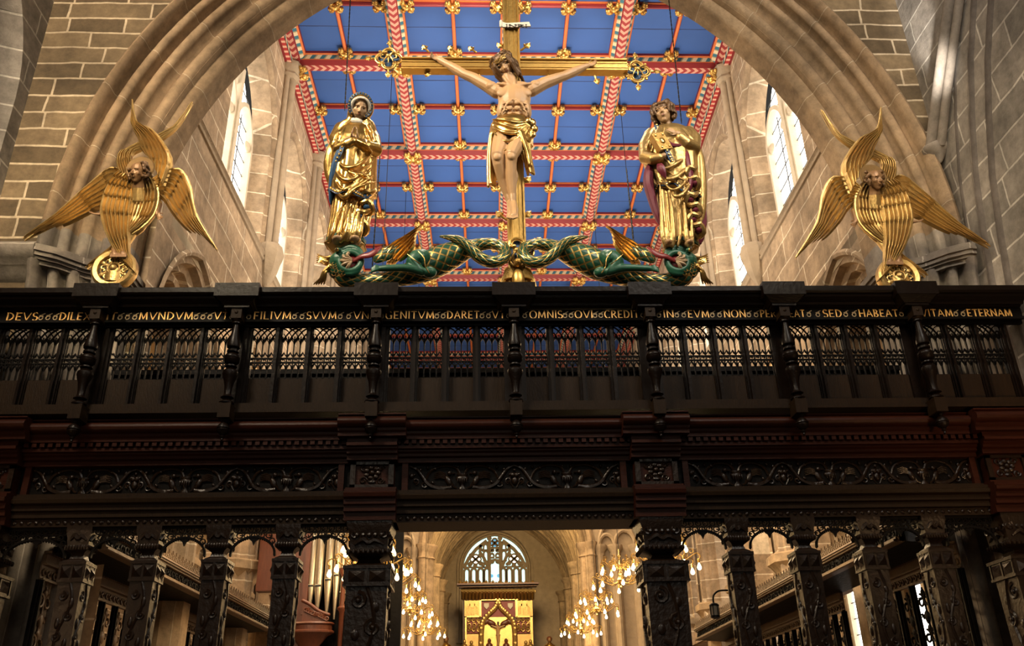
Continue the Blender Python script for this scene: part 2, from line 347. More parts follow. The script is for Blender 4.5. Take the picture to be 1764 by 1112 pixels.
def remesh(mb, name, mats, parent, vox, smooth=4, paint=None, fac=.5):
    o = mb.build(name + '_tmp', mats, None)
    md = o.modifiers.new('r', 'REMESH'); md.mode = 'VOXEL'; md.voxel_size = vox; md.use_smooth_shade = True
    if smooth: s2 = o.modifiers.new('s', 'SMOOTH'); s2.iterations = smooth; s2.factor = fac
    dg = bpy.context.evaluated_depsgraph_get(); me = bpy.data.meshes.new_from_object(o.evaluated_get(dg)); me.name = name
    old = o.data; bpy.data.objects.remove(o); bpy.data.meshes.remove(old)
    me.materials.clear()
    for m in mats: me.materials.append(M[m])
    if paint:
        for p in me.polygons: p.material_index = paint(p.center, p.normal)
    else: me.polygons.foreach_set('material_index', [0] * len(me.polygons))
    sh = V(parent.location) if parent is not None else V((0, 0, 0))
    me.transform(Matrix.Translation(-sh)); me.polygons.foreach_set('use_smooth', [True] * len(me.polygons)); me.update()
    r = bpy.data.objects.new(name, me); COL.objects.link(r)
    if parent is not None: r.parent = parent
    return r
def lerp(a, b, t): return a + (b - a) * t
def cr(pts, n):                                          # smooth curve through points, n samples
    pts = [V(p) for p in pts]; k = len(pts) - 1; out = []
    for i in range(n):
        t = i / (n - 1) * k; j = min(int(t), k - 1); u = t - j
        p0, p1, p2, p3 = pts[max(j - 1, 0)], pts[j], pts[j + 1], pts[min(j + 2, k)]
        out.append(.5 * ((2 * p1) + (p2 - p0) * u + (2 * p0 - 5 * p1 + 4 * p2 - p3) * u * u + (3 * p1 - p0 - 3 * p2 + p3) * u ** 3))
    return out
def interp(tab, x):
    if x <= tab[0][0]: return tab[0][1:]
    for a, b in zip(tab, tab[1:]):
        if x <= b[0]:
            u = (x - a[0]) / (b[0] - a[0]); u = u * u * (3 - 2 * u) if len(a) > 5 else u
            return tuple(lerp(p, q, u) for p, q in zip(a[1:], b[1:]))
    return tab[-1][1:]
def spiral(c, r0, r1, a0, turns, n=18, u=V((1, 0, 0)), v=V((0, 0, 1))):
    return [V(c) + (u * math.cos(a0 + turns * 2 * PI * i / (n - 1)) + v * math.sin(a0 + turns * 2 * PI * i / (n - 1))) * lerp(r0, r1, i / (n - 1)) for i in range(n)]
# ---------------------------------------------------------------- the setting: nave end wall and the great arch
AC, AH, AE, AZ = .48, 5.50, 1.20, 8.20                   # arch centre, half span, centre offset, springing
AR = AH + AE
def arc_pt(r, t, side):
    fm = math.acos(AE / (AR + r)); f = fm * t
    return (AC + side * (-AE + (AR + r) * math.cos(f)), AZ + (AR + r) * math.sin(f))
def roll(c, r, a0, a1, n=6): return [(c[0] + r * math.cos(lerp(a0, a1, i / (n - 1))), c[1] + r * math.sin(lerp(a0, a1, i / (n - 1)))) for i in range(n)]
APROF = ([(0, 11.6), (0, 11.24), (.03, 11.17), (.15, 11.12), (.17, 11.02)] + roll((.265, 11.02), .09, PI, 2 * PI - .1) + [(.36, 11.05), (.43, 11.0), (.46, 10.9)]
         + roll((.545, 10.88), .08, PI, 2 * PI) + [(.64, 10.90), (.68, 10.85), (.68, 10.76)] + roll((.75, 10.74), .07, PI, 2 * PI) + [(.83, 10.74), (.86, 10.68), (.86, 10.60), (.87, 10.49), (.92, 10.44), (.98, 10.48), (1.0, 10.60)])
def prof_ring(t, side, z=None):
    out = []
    for r, y in APROF:
        x, zz = arc_pt(r, 0 if z is not None else t, side); out.append((x, y, zz if z is None else z))
    return out
mb = MB()
rings = [prof_ring(i / 26, -1) for i in range(27)] + [prof_ring(i / 26, 1) for i in range(25, -1, -1)]
mb.loft(rings, closed=False, cap=False)
struct('trim_1', mb, 'stone_u', 'great moulded stone chancel arch springing behind the dark screen', 'arch', 50)
XL0 = -6.72
for side, lab in ((-1, 'moulded stone jamb under the left foot of the great arch'), (1, 'moulded stone jamb under the right foot of the great arch')):
    mb = MB(); mb.loft([prof_ring(0, side, z) for z in (0, 2.6, 5, 7.7, 8.2)], closed=False, cap=False)
    mb.loft([[(AC + side * (AH + r * (1 + g * .06) - g * .05), y - g, z) for r, y in APROF] for z, g in ((6.8, 0), (6.9, .04), (7.0, .04), (7.05, .0), (7.3, .03), (7.5, .10), (7.55, .1))], closed=False, cap=False)
    mb.loft([[(AC + side * (AH + r), y, z) for r, y in APROF[1:]] + [(AC + side * (AH + 1.0), 11.6, z), (AC + side * AH, 11.6, z)] for z in (7.70, 7.72)])
    for k, (z0, z1, g) in enumerate(((7.50, 7.56, .04), (7.56, 7.60, .09), (7.60, 7.66, .13), (7.66, 7.70, .16), (7.70, 7.76, .15), (7.76, 7.79, .09))):
        q = [(AH - g, 11.6), (AH - g, 11.2 - g * .4), (AH + .10 - g * .5, 11.05 - g * .8), (AH + .40, 10.90 - g), (AH + .66, 10.62 - g), (AH + .9, 10.48 - g), (AH + 1.0, 10.5 - g), (AH + 1.02, 10.6)]
        mb.loft([[(AC + side * a, y, z) for a, y in q] for z in (z0, z1)])
    if side < 0: mb.loft([[(x, y, z) for y, z in ((10.6, 7.3), (10.5, 7.38), (10.46, 7.5), (10.36, 7.56), (10.3, 7.65), (10.3, 7.74), (10.36, 7.8), (10.6, 7.85))] for x in (XL0, AC - AH - .9)])
    struct('trim_2' if side < 0 else 'trim_3', mb, 'stone_g', lab, 'jamb', 50)
XL, XR, YF, ZT = -6.72, 6.98, 10.60, 20.0
mb = MB()
for side, xe in ((-1, XL), (1, XR)):
    pts = [arc_pt(.93, i / 20, side) for i in range(21)]
    for (x0, z0), (x1, z1) in zip(pts, pts[1:]): mb.quad([(x0, YF, z0), (x1, YF, z1), (x1, YF, ZT), (x0, YF, ZT)])
    x0, z0 = pts[0]; mb.quad([(x0, YF, z0), (x0, YF, ZT), (xe, YF, ZT), (xe, YF, z0)]); mb.quad([(x0, YF, 0), (x0, YF, z0), (xe, YF, z0), (xe, YF, 0)])
    pass
struct('wall_front', mb, 'stone_x', 'sandstone wall above the great arch on the nave side', 'wall')

def outline(u0, hw, z0, zs, e=.4, n=10):                 # pointed opening, closed loop from lower left, clockwise over the head
    R_ = hw * (1 + e); fm = math.acos(hw * e / R_)
    L = [(u0 - hw, z0)] + [(u0 + hw * e - R_ * math.cos(fm * i / n), zs + R_ * math.sin(fm * i / n)) for i in range(n + 1)]
    return L + [(2 * u0 - u, z) for u, z in L[::-1][1:]]
def holed(mb, fn, rect, out):                            # wall rectangle with an opening
    u0, u1, z0, z1 = rect; cu = sum(p[0] for p in out) / len(out); cz = (min(p[1] for p in out) + max(p[1] for p in out)) / 2
    def proj(p):
        dx, dz = p[0] - cu, p[1] - cz; c = []
        if dx > 1e-9: c.append(((u1 - cu) / dx, 1))
        if dx < -1e-9: c.append(((u0 - cu) / dx, 3))
        if dz > 1e-9: c.append(((z1 - cz) / dz, 2))
        if dz < -1e-9: c.append(((z0 - cz) / dz, 0))
        k, e = min(c); return (cu + dx * k, cz + dz * k), e
    corner = {(3, 2): (u0, z1), (2, 3): (u0, z1), (2, 1): (u1, z1), (1, 2): (u1, z1), (1, 0): (u1, z0), (0, 1): (u1, z0), (0, 3): (u0, z0), (3, 0): (u0, z0)}
    n = len(out)
    for i in range(n):
        a, b = out[i], out[(i + 1) % n]; (pa, ea), (pb, eb) = proj(a), proj(b)
        mb.quad([fn(*a), fn(*b), fn(*pb), fn(*pa)])
        if ea != eb and (ea, eb) in corner: mb.add([fn(*pa), fn(*pb), fn(*corner[(ea, eb)])], [(0, 1, 2)])
        elif ea != eb:
            cs = [(u0, z0), (u1, z0)] if ea == 1 else [(u0, z1), (u1, z1)]
            mb.add([fn(*pa), fn(*cs[1]), fn(*cs[0]), fn(*pb)], [(0, 1, 2, 3)])
# nave side walls
LR = (8.75, 10.2)
def nave_wall(name, x, lab, ob, oz, hw_=2.2):
    mb = MB(); fn = lambda u, z: (x, u, z); s = -1 if x < 0 else 1
    out = outline(ob, hw_, 2.0, oz, .5); holed(mb, fn, (2.5, YF, 0, ZT), out)
    mb.loft([[(x, u, z) for u, z in out], [(x + s * .35, u, z) for u, z in [(ob + (a - ob) * .93, oz + (b - oz) * .94) for a, b in out]], [(x + s * .9, u, z) for u, z in [(ob + (a - ob) * .9, oz + (b - oz) * .9) for a, b in out]]], cap=False)
    mb.quad([(x + s * .9, 2.5, 0), (x + s * .9, 2.5, ZT), (x + s * .9, YF, ZT), (x + s * .9, YF, 0)])
    struct(name, mb, 'stone_n', lab, 'wall')
nave_wall('wall_left', XL, 'grey sandstone nave wall at the left edge with a dark arched recess', LR[0], LR[1], 1.58)
nave_wall('wall_right', XR, 'grey sandstone nave wall at the upper right with slanting courses', 6.2, 8.0)
mb = MB()                                                # triple shaft ending on a corbel, high at the right
c = atx(1612, 262, XR - .1); tp = [atx(px, py, XR - .1) for px, py in ((1612, 258), (1622, 170), (1634, 80), (1648, -20))]
for dx, dy, r in ((-.08, 0, .075), (.02, -.12, .065), (.04, .13, .065)): mb.tube([p + V((dx, dy, 0)) for p in tp], r, 12)
mb.lathe([(.02, -.22), (.08, -.14), (.14, -.06), (.19, 0), (.2, .05), (.16, .1)], 14, (XR - .08, c.y, c.z + .02))
struct('trim_4', mb, 'stone_g', 'grey triple shaft on a small corbel at the upper right', 'shaft')
mb = MB()                                                # clustered arcade pier at the right edge
PTH = [(38, 560, 10.1), (22, 490, 10.1), (6, 400, 10.1), (-8, 300, 10.1), (-14, 200, 10.05), (-16, 100, 9.95), (-10, 0, 9.8), (4, -80, 9.6)]
for px, r, dx in ((1672, .11, .06), (1700, .13, .06), (1742, .22, .16), (1790, .12, .08), (1830, .22, .16), (1880, .2, .16)):
    q = [atx(px + a, y, 7.02 + dx) for a, y, Y in PTH[1:]]; mb.tube([(q[0].x, q[0].y, 0)] + q, r, 14)
struct('trim_5', mb, 'stone_k', 'tall clustered grey stone pier at the right edge', 'pier')
mb = MB(); mb.box(-12, 13, -2, 50, -.2, 0); struct('floor', mb, 'floor', 'stone paved floor of the church', 'floor')

# ---------------------------------------------------------------- the choir: walls, windows, ceiling
def ch(p): return V((p[0] + .84 + .015 * (p[1] - 17), p[1], p[2]))
def choir(mb): mb.v = [ch(p) for p in mb.v]; return mb
HW, ZS, ZP, YE, YC2 = 5.55, 11.35, 17.3, 34.0, 43.0
PIERS = [15.05, 18.75, 22.45, 26.15, 29.85, 33.55]
for side in (-1, 1):
    nm = 'left' if side < 0 else 'right'; x = side * HW; fn = lambda u, z: (x, u, z)
    mb = MB(); wins = [15.3 + 3.7 * k for k in range(5)]
    mb.quad([fn(11.61, 0), (side * 6.6, 11.61, 0), (side * 6.6, 11.61, 15), fn(11.61, 15)]); mb.quad([fn(11.4, ZS), fn(13.45, ZS), fn(13.45, ZP), fn(11.4, ZP)])
    for wy in wins:
        o1 = outline(wy, 1.70, ZS + .05, 14.0, .25); holed(mb, fn, (wy - 1.85, wy + 1.85, ZS, ZP), o1)
        sh = lambda k, dz: [(wy + (a - wy) * k, b + dz if b < 12 else 14.0 + (b - 14.0) * k) for a, b in o1]
        mb.loft([[(x, a, b) for a, b in o1], [(x + side * .10, a, b) for a, b in sh(.96, .02)], [(x + side * .10, a, b) for a, b in sh(.92, .02)], [(x + side * .52, a, b) for a, b in sh(.86, .3)]], cap=False)
    mb.quad([fn(wins[-1] + 1.85, ZS), fn(YC2, ZS), fn(YC2, ZP), fn(wins[-1] + 1.85, ZP)])
    arcs = [13.2 + 3.7 * k for k in range(6)]
    for ay in arcs:
        a1 = outline(ay, 1.52, .02, 7.2, .3)
        a1 = [(a, max(b, 4.08)) for a, b in a1]; holed(mb, fn, (max(ay - 1.85, 11.35), ay + 1.85, 4.06, ZS), a1)
        k2 = lambda k: [(ay + (a - ay) * k, b if b < 7.21 else 7.2 + (b - 7.2) * k) for a, b in a1]
        mb.loft([[(x + side * d, a, b) for a, b in k2(k)] for d, k in ((-.06, 1.06), (-.10, 1.03), (-.08, 1.0), (0, .99), (.02, .93), (.16, .92), (.2, .86), (.34, .85), (.36, .78), (.9, .78))], cap=False)
    choir(mb); struct('wall_' + ('north' if side < 0 else 'south'), mb, 'stone_y', 'choir side wall on the %s with arcade arches and tall clerestory windows' % nm, 'wall', 30)
    mb = MB(); pr = [(0, ZS - .13), (.035, ZS - .12), (.05, ZS - .08), (.02, ZS - .04), (.03, ZS - .02), (.065, ZS + .01), (.05, ZS + .05), (0, ZS + .08)]
    mb.loft([[(x - side * a, y, z) for a, z in pr] for y in (11.6, YC2)]); choir(mb)
    struct('trim_6' if side < 0 else 'trim_7', mb, 'stone_d', 'stone string course running along the %s choir wall under the windows' % nm, 'moulding', 50)
    for k in range(5):                                   # shafts rising to the roof beams, each on a corbel
        y = 17.15 + 3.7 * k; mb = MB()
        for dy, r, d in ((-.15, .07, .05), (0, .10, .14), (.15, .07, .05)): mb.tube([(x - side * d, y + dy, ZS + .3), (x - side * d, y + dy, 16.6)], r, 10)
        mb.lathe([(.03, -.75), (.14, -.55), (.24, -.3), (.30, -.05), (.34, .06), (.28, .3), (.22, .34)], 8, (x - side * .06, y, ZS + .05))
        mb.lathe([(.2, 16.45), (.26, 16.55), (.24, 16.62), (.33, 16.75), (.33, 16.9)], 8, (x - side * .06, y, 0))
        choir(mb); struct('trim_%d' % (10 + k + (10 if side > 0 else 0)), mb, 'stone_d', 'stone wall shaft on a corbel between clerestory windows, %s of the %s choir wall' % (['first', 'second', 'third', 'fourth', 'fifth'][k], nm), 'shaft', 40)
    for k, wy in enumerate(wins):                        # two-light windows
        wn = MB(); xg = x + side * .52
        for off in (-.5, .5):
            q = outline(wy + off * 1.40, .60, ZS + .42, 13.9, .4); wn.strip([(xg, a, b) for a, b in q], .10, .16, (1, 0, 0), True)
            for s2 in (-1, 1):                            # cusps
                wn.ell((xg, wy + off * 1.40 + s2 * .46, 13.95), .07, .16, .12, None, 8, 6)
        wn.bar((xg, wy, ZS + .45), (xg, wy, 15.2), .16, .24, (1, 0, 0)); wn.tube([(xg, wy + .22 * math.cos(a), 14.95 + .22 * math.sin(a)) for a in [i * PI / 6 for i in range(12)]], .05, 6, True)
        choir(wn); fr = struct('window_%d' % (k + 1 + (5 if side > 0 else 0)), wn, 'stone_w', 'bright two-light clerestory window, %s along the %s choir wall' % (['first', 'second', 'third', 'fourth', 'fifth'][k], nm), 'window')
        g = MB(); oo = outline(wy, 1.42, ZS + .38, 14.0, .25); g.add([(xg + side * .10, a, b) for a, b in oo], [list(range(len(oo)))]); choir(g); g.build('pane', 'day', fr)
        ld = MB()
        for off in (-.5, .5):
            ld.bar((xg + side * .06, wy + off * 1.40, ZS + .5), (xg + side * .06, wy + off * 1.40, 14.5), .02, .02, (1, 0, 0))
            for i in range(9): ld.bar((xg + side * .06, wy + off * 1.40 - .56, ZS + .7 + i * .38), (xg + side * .06, wy + off * 1.40 + .56, ZS + .7 + i * .38), .018, .02, (1, 0, 0))
        choir(ld); ld.build('leading', 'lead', fr)
    mb = MB(); xa = side * (HW + 4.2)                    # aisle beyond the arcade
    mb.quad([(xa, 11.6, 0), (xa, 40, 0), (xa, 40, 9), (xa, 11.6, 9)]); choir(mb); struct('wall_aisle_' + nm, mb, 'stone_y', 'warm lit aisle wall seen beyond the %s arcade' % nm, 'wall')
    mb = MB(); mb.box(min(x, xa), max(x, xa), 11.9, 40, 9.0, 9.2); choir(mb); struct('ceiling_aisle_' + nm, mb, 'plaster', 'aisle ceiling beyond the %s arcade' % nm, 'ceiling')
    mb = MB(); mb.box(min(x, xa) - .1, max(x, xa), 39.9, 40.1, 0, 9.2); choir(mb); struct('wall_aisle_end_' + nm, mb, 'stone_x', 'end wall of the %s aisle' % nm, 'wall')
    for k, y in enumerate(PIERS):                        # octagonal piers with broad capitals
        mb = MB(); x0 = x + side * .45
        mb.lathe([(.58, 0), (.58, .4), (.46, .55), (.46, 4.30), (.54, 4.36), (.54, 4.44), (.48, 4.50), (.50, 4.62), (.66, 4.82), (.72, 4.86), (.72, 5.02), (.66, 5.06)], 8, (x0, y, 0), Matrix.Rotation(PI / 8, 3, 'Z'))
        for a in (0, 1): mb.box(x0 - .42, x0 + .42, y - .34, y + .34, 5.02, 5.9)
        choir(mb); struct('trim_%d' % (30 + k + (10 if side > 0 else 0)), mb, 'stone_p', 'octagonal arcade pier with a broad capital, %s along the %s side of the choir' % (['first', 'second', 'third', 'fourth', 'fifth', 'sixth'][k], nm), 'pier', 30)

# painted ceiling
mb = MB(); mb.box(-HW - .3, HW + .3, 11.2, YC2, ZP, ZP + .2); choir(mb)
ceil = struct('ceiling', mb, 'blue', 'flat blue painted choir ceiling in red and gold ribs', 'ceiling')
BX = [-5.34, -2.75, 0, 2.75, 5.34]; BY = [13.5, 17.2, 20.9, 24.6, 28.4, 32.2, 35.9, 39.6]; PY = [15.35, 19.05, 22.75, 26.5, 30.3, 34.0, 37.7]; SX = [-4.1, -1.37, 1.37, 4.1]
def uvq(mb, p, ln, w): mb.quad(p, [(0, 0), (ln, 0), (ln, w), (0, w)])
for x in BX:                                             # long ribs
    mb = MB(); a, b = 11.2, YC2; L = b - a; h = ZP
    for s in (-1, 1):
        mb.m = 0; mb.quad([(x + s * .235, a, h), (x + s * .235, b, h), (x + s * .235, b, h - .10), (x + s * .235, a, h - .10)]); 
        mb.m = 1; mb.quad([(x + s * .235, a, h - .10), (x + s * .235, b, h - .10), (x + s * .19, b, h - .14), (x + s * .19, a, h - .14)])
        mb.m = 2; uvq(mb, [(x + s * .19, a, h - .14), (x + s * .19, b, h - .14), (x + s * .12, b, h - .26), (x + s * .12, a, h - .26)], L, .15)
        mb.m = 0; mb.quad([(x + s * .12, a, h - .26), (x + s * .12, b, h - .26), (x + s * .10, b, h - .33), (x + s * .10, a, h - .33)])
    mb.m = 3; uvq(mb, [(x - .10, a, h - .33), (x - .10, b, h - .33), (x + .10, b, h - .33), (x + .10, a, h - .33)], L, .20)
    choir(mb); mb.build('long_rib', ['ceil_red', 'ceil_org', 'rope', 'chev'], ceil)
for y in BY:                                             # cross beams
    mb = MB(); a, b = -HW, HW; L = b - a; h = ZP
    for s in (-1, 1):
        f = lambda d, z0: (y + s * d, h - z0)
        seq = [((.21, 0), (.21, .07), 0, 0), ((.21, .07), (.18, .10), 1, 0), ((.18, .10), (.17, .22), 2, .12), ((.17, .22), (.17, .25), 1, 0), ((.17, .25), (.10, .37), 0, 0)]
        for p, q, m, w_ in seq:
            (y0, z0), (y1, z1) = f(*p), f(*q); mb.m = m
            if w_: uvq(mb, [(a, y0, z0), (b, y0, z0), (b, y1, z1), (a, y1, z1)], L, w_)
            else: mb.quad([(a, y0, z0), (b, y0, z0), (b, y1, z1), (a, y1, z1)])
    mb.m = 3; uvq(mb, [(a, y - .10, h - .37), (b, y - .10, h - .37), (b, y + .10, h - .37), (a, y + .10, h - .37)], L, .20)
    choir(mb); mb.build('cross_beam', ['ceil_red', 'ceil_org', 'rope', 'chev'], ceil)
for y in PY:
    mb = MB(); mb.bar((-HW, y, ZP - .04), (HW, y, ZP - .04), .10, .10, (0, 0, -1)); mb.m = 1; mb.bar((-HW, y - .06, ZP - .02), (HW, y - .06, ZP - .02), .03, .05, (0, 0, -1)); mb.m = 0; mb.tube([(-HW, y, ZP - .10), (HW, y, ZP - .10)], .032, 8)
    choir(mb); mb.build('purlin', ['ceil_red', 'ceil_org'], ceil)
for x in SX:
    mb = MB(); mb.bar((x, 11.2, ZP - .04), (x, YC2, ZP - .04), .09, .09, (0, 0, -1)); mb.m = 1; mb.tube([(x, 11.2, ZP - .08), (x, YC2, ZP - .08)], .042, 8)
    choir(mb); mb.build('sub_rib', ['ceil_red', 'ceil_org'], ceil)
for s in (-1, 1):                                        # wall plates with dentils
    mb = MB(); mb.m = 0; mb.box(min(s * 5.40, s * HW), max(s * 5.40, s * HW), 11.2, YC2, ZP - .50, ZP - .3); mb.m = 1
    uvq(mb, [(s * 5.39, 11.2, ZP - .45), (s * 5.39, YC2, ZP - .45), (s * 5.39, YC2, ZP - .33), (s * 5.39, 11.2, ZP - .33)], YC2 - 11.2, .12)
    mb.m = 2; uvq(mb, [(s * 5.39, 11.2, ZP - .505), (s * 5.39, YC2, ZP - .505), (s * 5.49, YC2, ZP - .505), (s * 5.49, 11.2, ZP - .505)], YC2 - 11.2, .12)
    choir(mb); mb.build('wall_plate', ['ceil_red', 'rope', 'dent'], ceil)
def boss_mesh(r, lobes, name):
    mb = MB(); mb.ell((0, 0, -.06), r * .42, r * .42, .10)
    for k in range(lobes):
        a = 2 * PI * k / lobes + PI / lobes; c_ = V((math.cos(a), math.sin(a), 0)); t_ = V((-c_.y, c_.x, 0))
        mb.ell(c_ * r * .62 + V((0, 0, -.04)), r * .34, r * .34, .08, None, 8, 6)
        for s in (-1, 0, 1): mb.ell(c_ * r * (.92 if s == 0 else .78) + t_ * r * .26 * s + V((0, 0, -.03)), r * .17, r * .17, .06, None, 7, 5)
        mb.tube([c_ * r * .3 + V((0, 0, -.14)), c_ * r * .6 + V((0, 0, -.13)), c_ * r * .9 + V((0, 0, -.10))], [.035, .03, .01], 6)
    return mb.mesh(name, 'gold_o')
big, small = boss_mesh(.29, 4, 'boss_big'), boss_mesh(.21, 4, 'boss_small')
def boss(me, x, y, z):
    o = bpy.data.objects.new('boss', me); COL.objects.link(o); o.parent = ceil; o.location = ch((x, y, z))
for y in BY[1:5]:
    for x in BX: boss(big, max(-5.3, min(5.3, x)), y, ZP - .38 if abs(x) < 5 else ZP - .5)
    for x in SX:
        for s in (-1, 1): boss(small, x, y + s * .26, ZP - .09)
for y in PY[:4]:
    for x in SX: boss(small, x, y, ZP - .12)
    for x in BX[1:4]:
        for s in (-1, 1): boss(small, x + s * .31, y, ZP - .10)
    for s in (-1, 1): boss(small, s * 5.1, y, ZP - .15)

# ---------------------------------------------------------------- the sanctuary: vault, wall piers, east window
VH, VZ, VC = 3.3, 8.3, 12.1
def vault(t, k=1.0):                                     # pointed section, t in [-1, 1]
    e = .35; R_ = VH * (1 + e); fm = math.acos(e / (1 + e)); f = fm * (1 - abs(t)); top = R_ * math.sin(fm)
    return (math.copysign(1, t) * (R_ * math.cos(f) - VH * e) * k if abs(t) > 1e-6 else 0, VZ + R_ * math.sin(f) * (VC - VZ) / top * (k if k > 1 else 1) - (0 if k >= 1 else (1 - k) * 3))
mb = MB(); ts = [-1 + i / 12 for i in range(25)]
for j in range(6):
    for a, b in zip(ts, ts[1:]):
        y0, y1 = 34 + j * 2, 36 + j * 2; (xa, za), (xb, zb) = vault(a), vault(b); mb.quad([(xa, y0, za), (xb, y0, zb), (xb, y1, zb), (xa, y1, za)])
mb.m = 1
for j in range(13):
    y = 34 + j; mb.tube([(vault(t)[0] * .985, y, vault(t)[1] - .03) for t in ts], .10 if j % 2 else .15, 6, cap=False)
for j in range(6):
    for d in (0, 1):
        y0 = 34 + j * 2; mb.tube([(vault(t)[0] * .985, y0 + 2 * (t * .5 + .5 if d else .5 - t * .5), vault(t)[1] - .03) for t in ts], .09, 6, cap=False)
        mb.tube([(vault(t)[0] * .985, y0 + (4 * abs(abs(t) - .5) if d else 2 - 4 * abs(abs(t) - .5)), vault(t)[1] - .03) for t in ts], .07, 6, cap=False)
mb.tube([(0, 34, VC - .05), (0, 46, VC - .05)], .12, 6)
choir(mb); struct('ceiling_sanctuary', mb, ['stone_d', 'stone_p'], 'ribbed stone vault glowing over the far sanctuary', 'vault', 30)
for side in (-1, 1):
    nm = 'left' if side < 0 else 'right'; x = side * VH; mb = MB(); fn = lambda u, z: (x, u, z)
    for k in range(3):
        ay = 36 + 4 * k; a1 = outline(ay, 1.35, .02, 6.2, .8); holed(mb, fn, (ay - 2, ay + 2, 0, VZ + .9), a1)
        k2 = lambda q: [(ay + (a - ay) * q, b if b < 6.21 else 6.2 + (b - 6.2) * q) for a, b in a1]
        mb.loft([[(x + side * d, a, b) for a, b in k2(q)] for d, q in ((-.08, 1.05), (-.08, 1.0), (.1, .96), (.12, .88), (.5, .84), (.55, .74))], cap=False)
        mb.quad([(x + side * .55, ay - 2, 0), (x + side * .55, ay + 2, 0), (x + side * .55, ay + 2, 9.5), (x + side * .55, ay - 2, 9.5)])
    choir(mb); struct('wall_sanctuary_' + nm, mb, 'stone_d', 'arcaded stone wall on the %s of the far sanctuary' % nm, 'wall', 30)
    for k in range(4):
        y = 34.0 + 4 * k - (0.1 if k == 3 else 0); mb = MB()
        for dx, dy, r in ((.30, 0, .22), (.10, -.28, .16), (.10, .28, .16), (.24, -.17, .10), (.24, .17, .10)):
            mb.tube([(x - side * dx, y + dy, 0), (x - side * dx, y + dy, VZ - .2)], r, 10)
            mb.lathe([(r, VZ - .45), (r * 1.25, VZ - .4), (r * 1.05, VZ - .35), (r * 1.15, VZ - .15), (r * 1.6, VZ), (r * 1.65, VZ + .1), (r * 1.3, VZ + .12)], 8, (x - side * dx, y + dy, 0))
        choir(mb); struct('trim_%d' % (50 + k + (5 if side > 0 else 0)), mb, 'stone_p', 'clustered stone shafts of the sanctuary, %s on the %s' % (['nearest', 'second', 'third', 'farthest'][k], nm), 'pier', 40)
    mb = MB(); mb.quad([(side * VH, YE, 0), (side * (HW + .1), YE, 0), (side * (HW + .1), YE, 11.2), (side * VH, YE, 11.2)])
    for a in (3.55, 4.15, 4.95, 5.4):
        for d, r in ((-.10, .09), (.10, .09), (0, .13)): mb.tube([(side * (a + d), YE - .08 - (.1 if d == 0 else 0), 0), (side * (a + d), YE - .08 - (.1 if d == 0 else 0), 8.1)], r, 8)
        mb.lathe([(.18, 7.9), (.2, 7.95), (.2, 8.05), (.30, 8.2), (.30, 8.3), (.2, 8.32)], 8, (side * a, YE - .12, 0))
    for a0, a1 in ((3.55, 4.15), (4.15, 4.95), (4.95, 5.4), (3.55, 4.95)):
        c_, h_ = (a0 + a1) / 2, (a1 - a0) / 2; mb.tube([(side * (c_ - h_ * math.cos(q)), YE - .1, 8.3 + h_ * 1.4 * math.sin(q)) for q in [i * PI / 10 for i in range(11)]], .08, 6)
    choir(mb)
    struct('wall_step_' + nm, mb, 'stone_d', 'shafted stone wall where the choir narrows on the %s' % nm, 'wall')
mb = MB(); mb.quad([(-HW - .1, YC2, 12.2), (HW + .1, YC2, 12.2), (HW + .1, YC2, ZP), (-HW - .1, YC2, ZP)]); choir(mb); struct('wall_choir_end', mb, 'stone_x', 'high end wall of the choir above the sanctuary vault', 'wall')
mb = MB(); WX = -.42; fn = lambda u, z: (u, 46, z)
eo = outline(WX, 1.85, 6.0, 9.6, .05, 12); holed(mb, fn, (-VH, VH, 0, VC + .4), eo)
mb.loft([[(WX + (a - WX) * k, 46 + d, (b if b < 6.1 else 9.6 + (b - 9.6) * k)) for a, b in eo] for d, k in ((-.12, 1.06), (-.12, 1.0), (.06, .98), (.08, .94), (.4, .92))], cap=False)
choir(mb); struct('wall_east', mb, 'stone_d', 'east wall behind the gilded altar screen', 'wall', 30)
wn = MB(); yg = 46.3; mz = lambda b: b if b < 6.5 else b + .55 if b < 9.05 else 9.6 + (b - 9.05) * .87
P3 = lambda a, b: (a + WX, yg, mz(b))
def ring(a, b, r, w_=.09): wn.strip([P3(a + r * math.cos(i * PI / 8), b + r * math.sin(i * PI / 8)) for i in range(16)], w_, .14, closed=True)
def light(u, hw, z0, zs, w_=.09): wn.strip([P3(a, b) for a, b in outline(u, hw, z0, zs, .5, 5)], w_, .14, closed=True)
wn.strip([(WX + (a - WX) * .93, yg, b if b < 6.1 else 9.6 + (b - 9.6) * .93) for a, b in eo], .16, .2, closed=True)
for u in (1.46, 1.10, .74, .42):
    for s in (-1, 1): light(s * u, .135, 6.2, 8.95, .11); wn.box(s * u - .18 + WX, s * u + .18 + WX, yg - .06, yg + .06, mz(9.16), mz(9.24))
light(0, .30, 6.2, 9.2, .12)
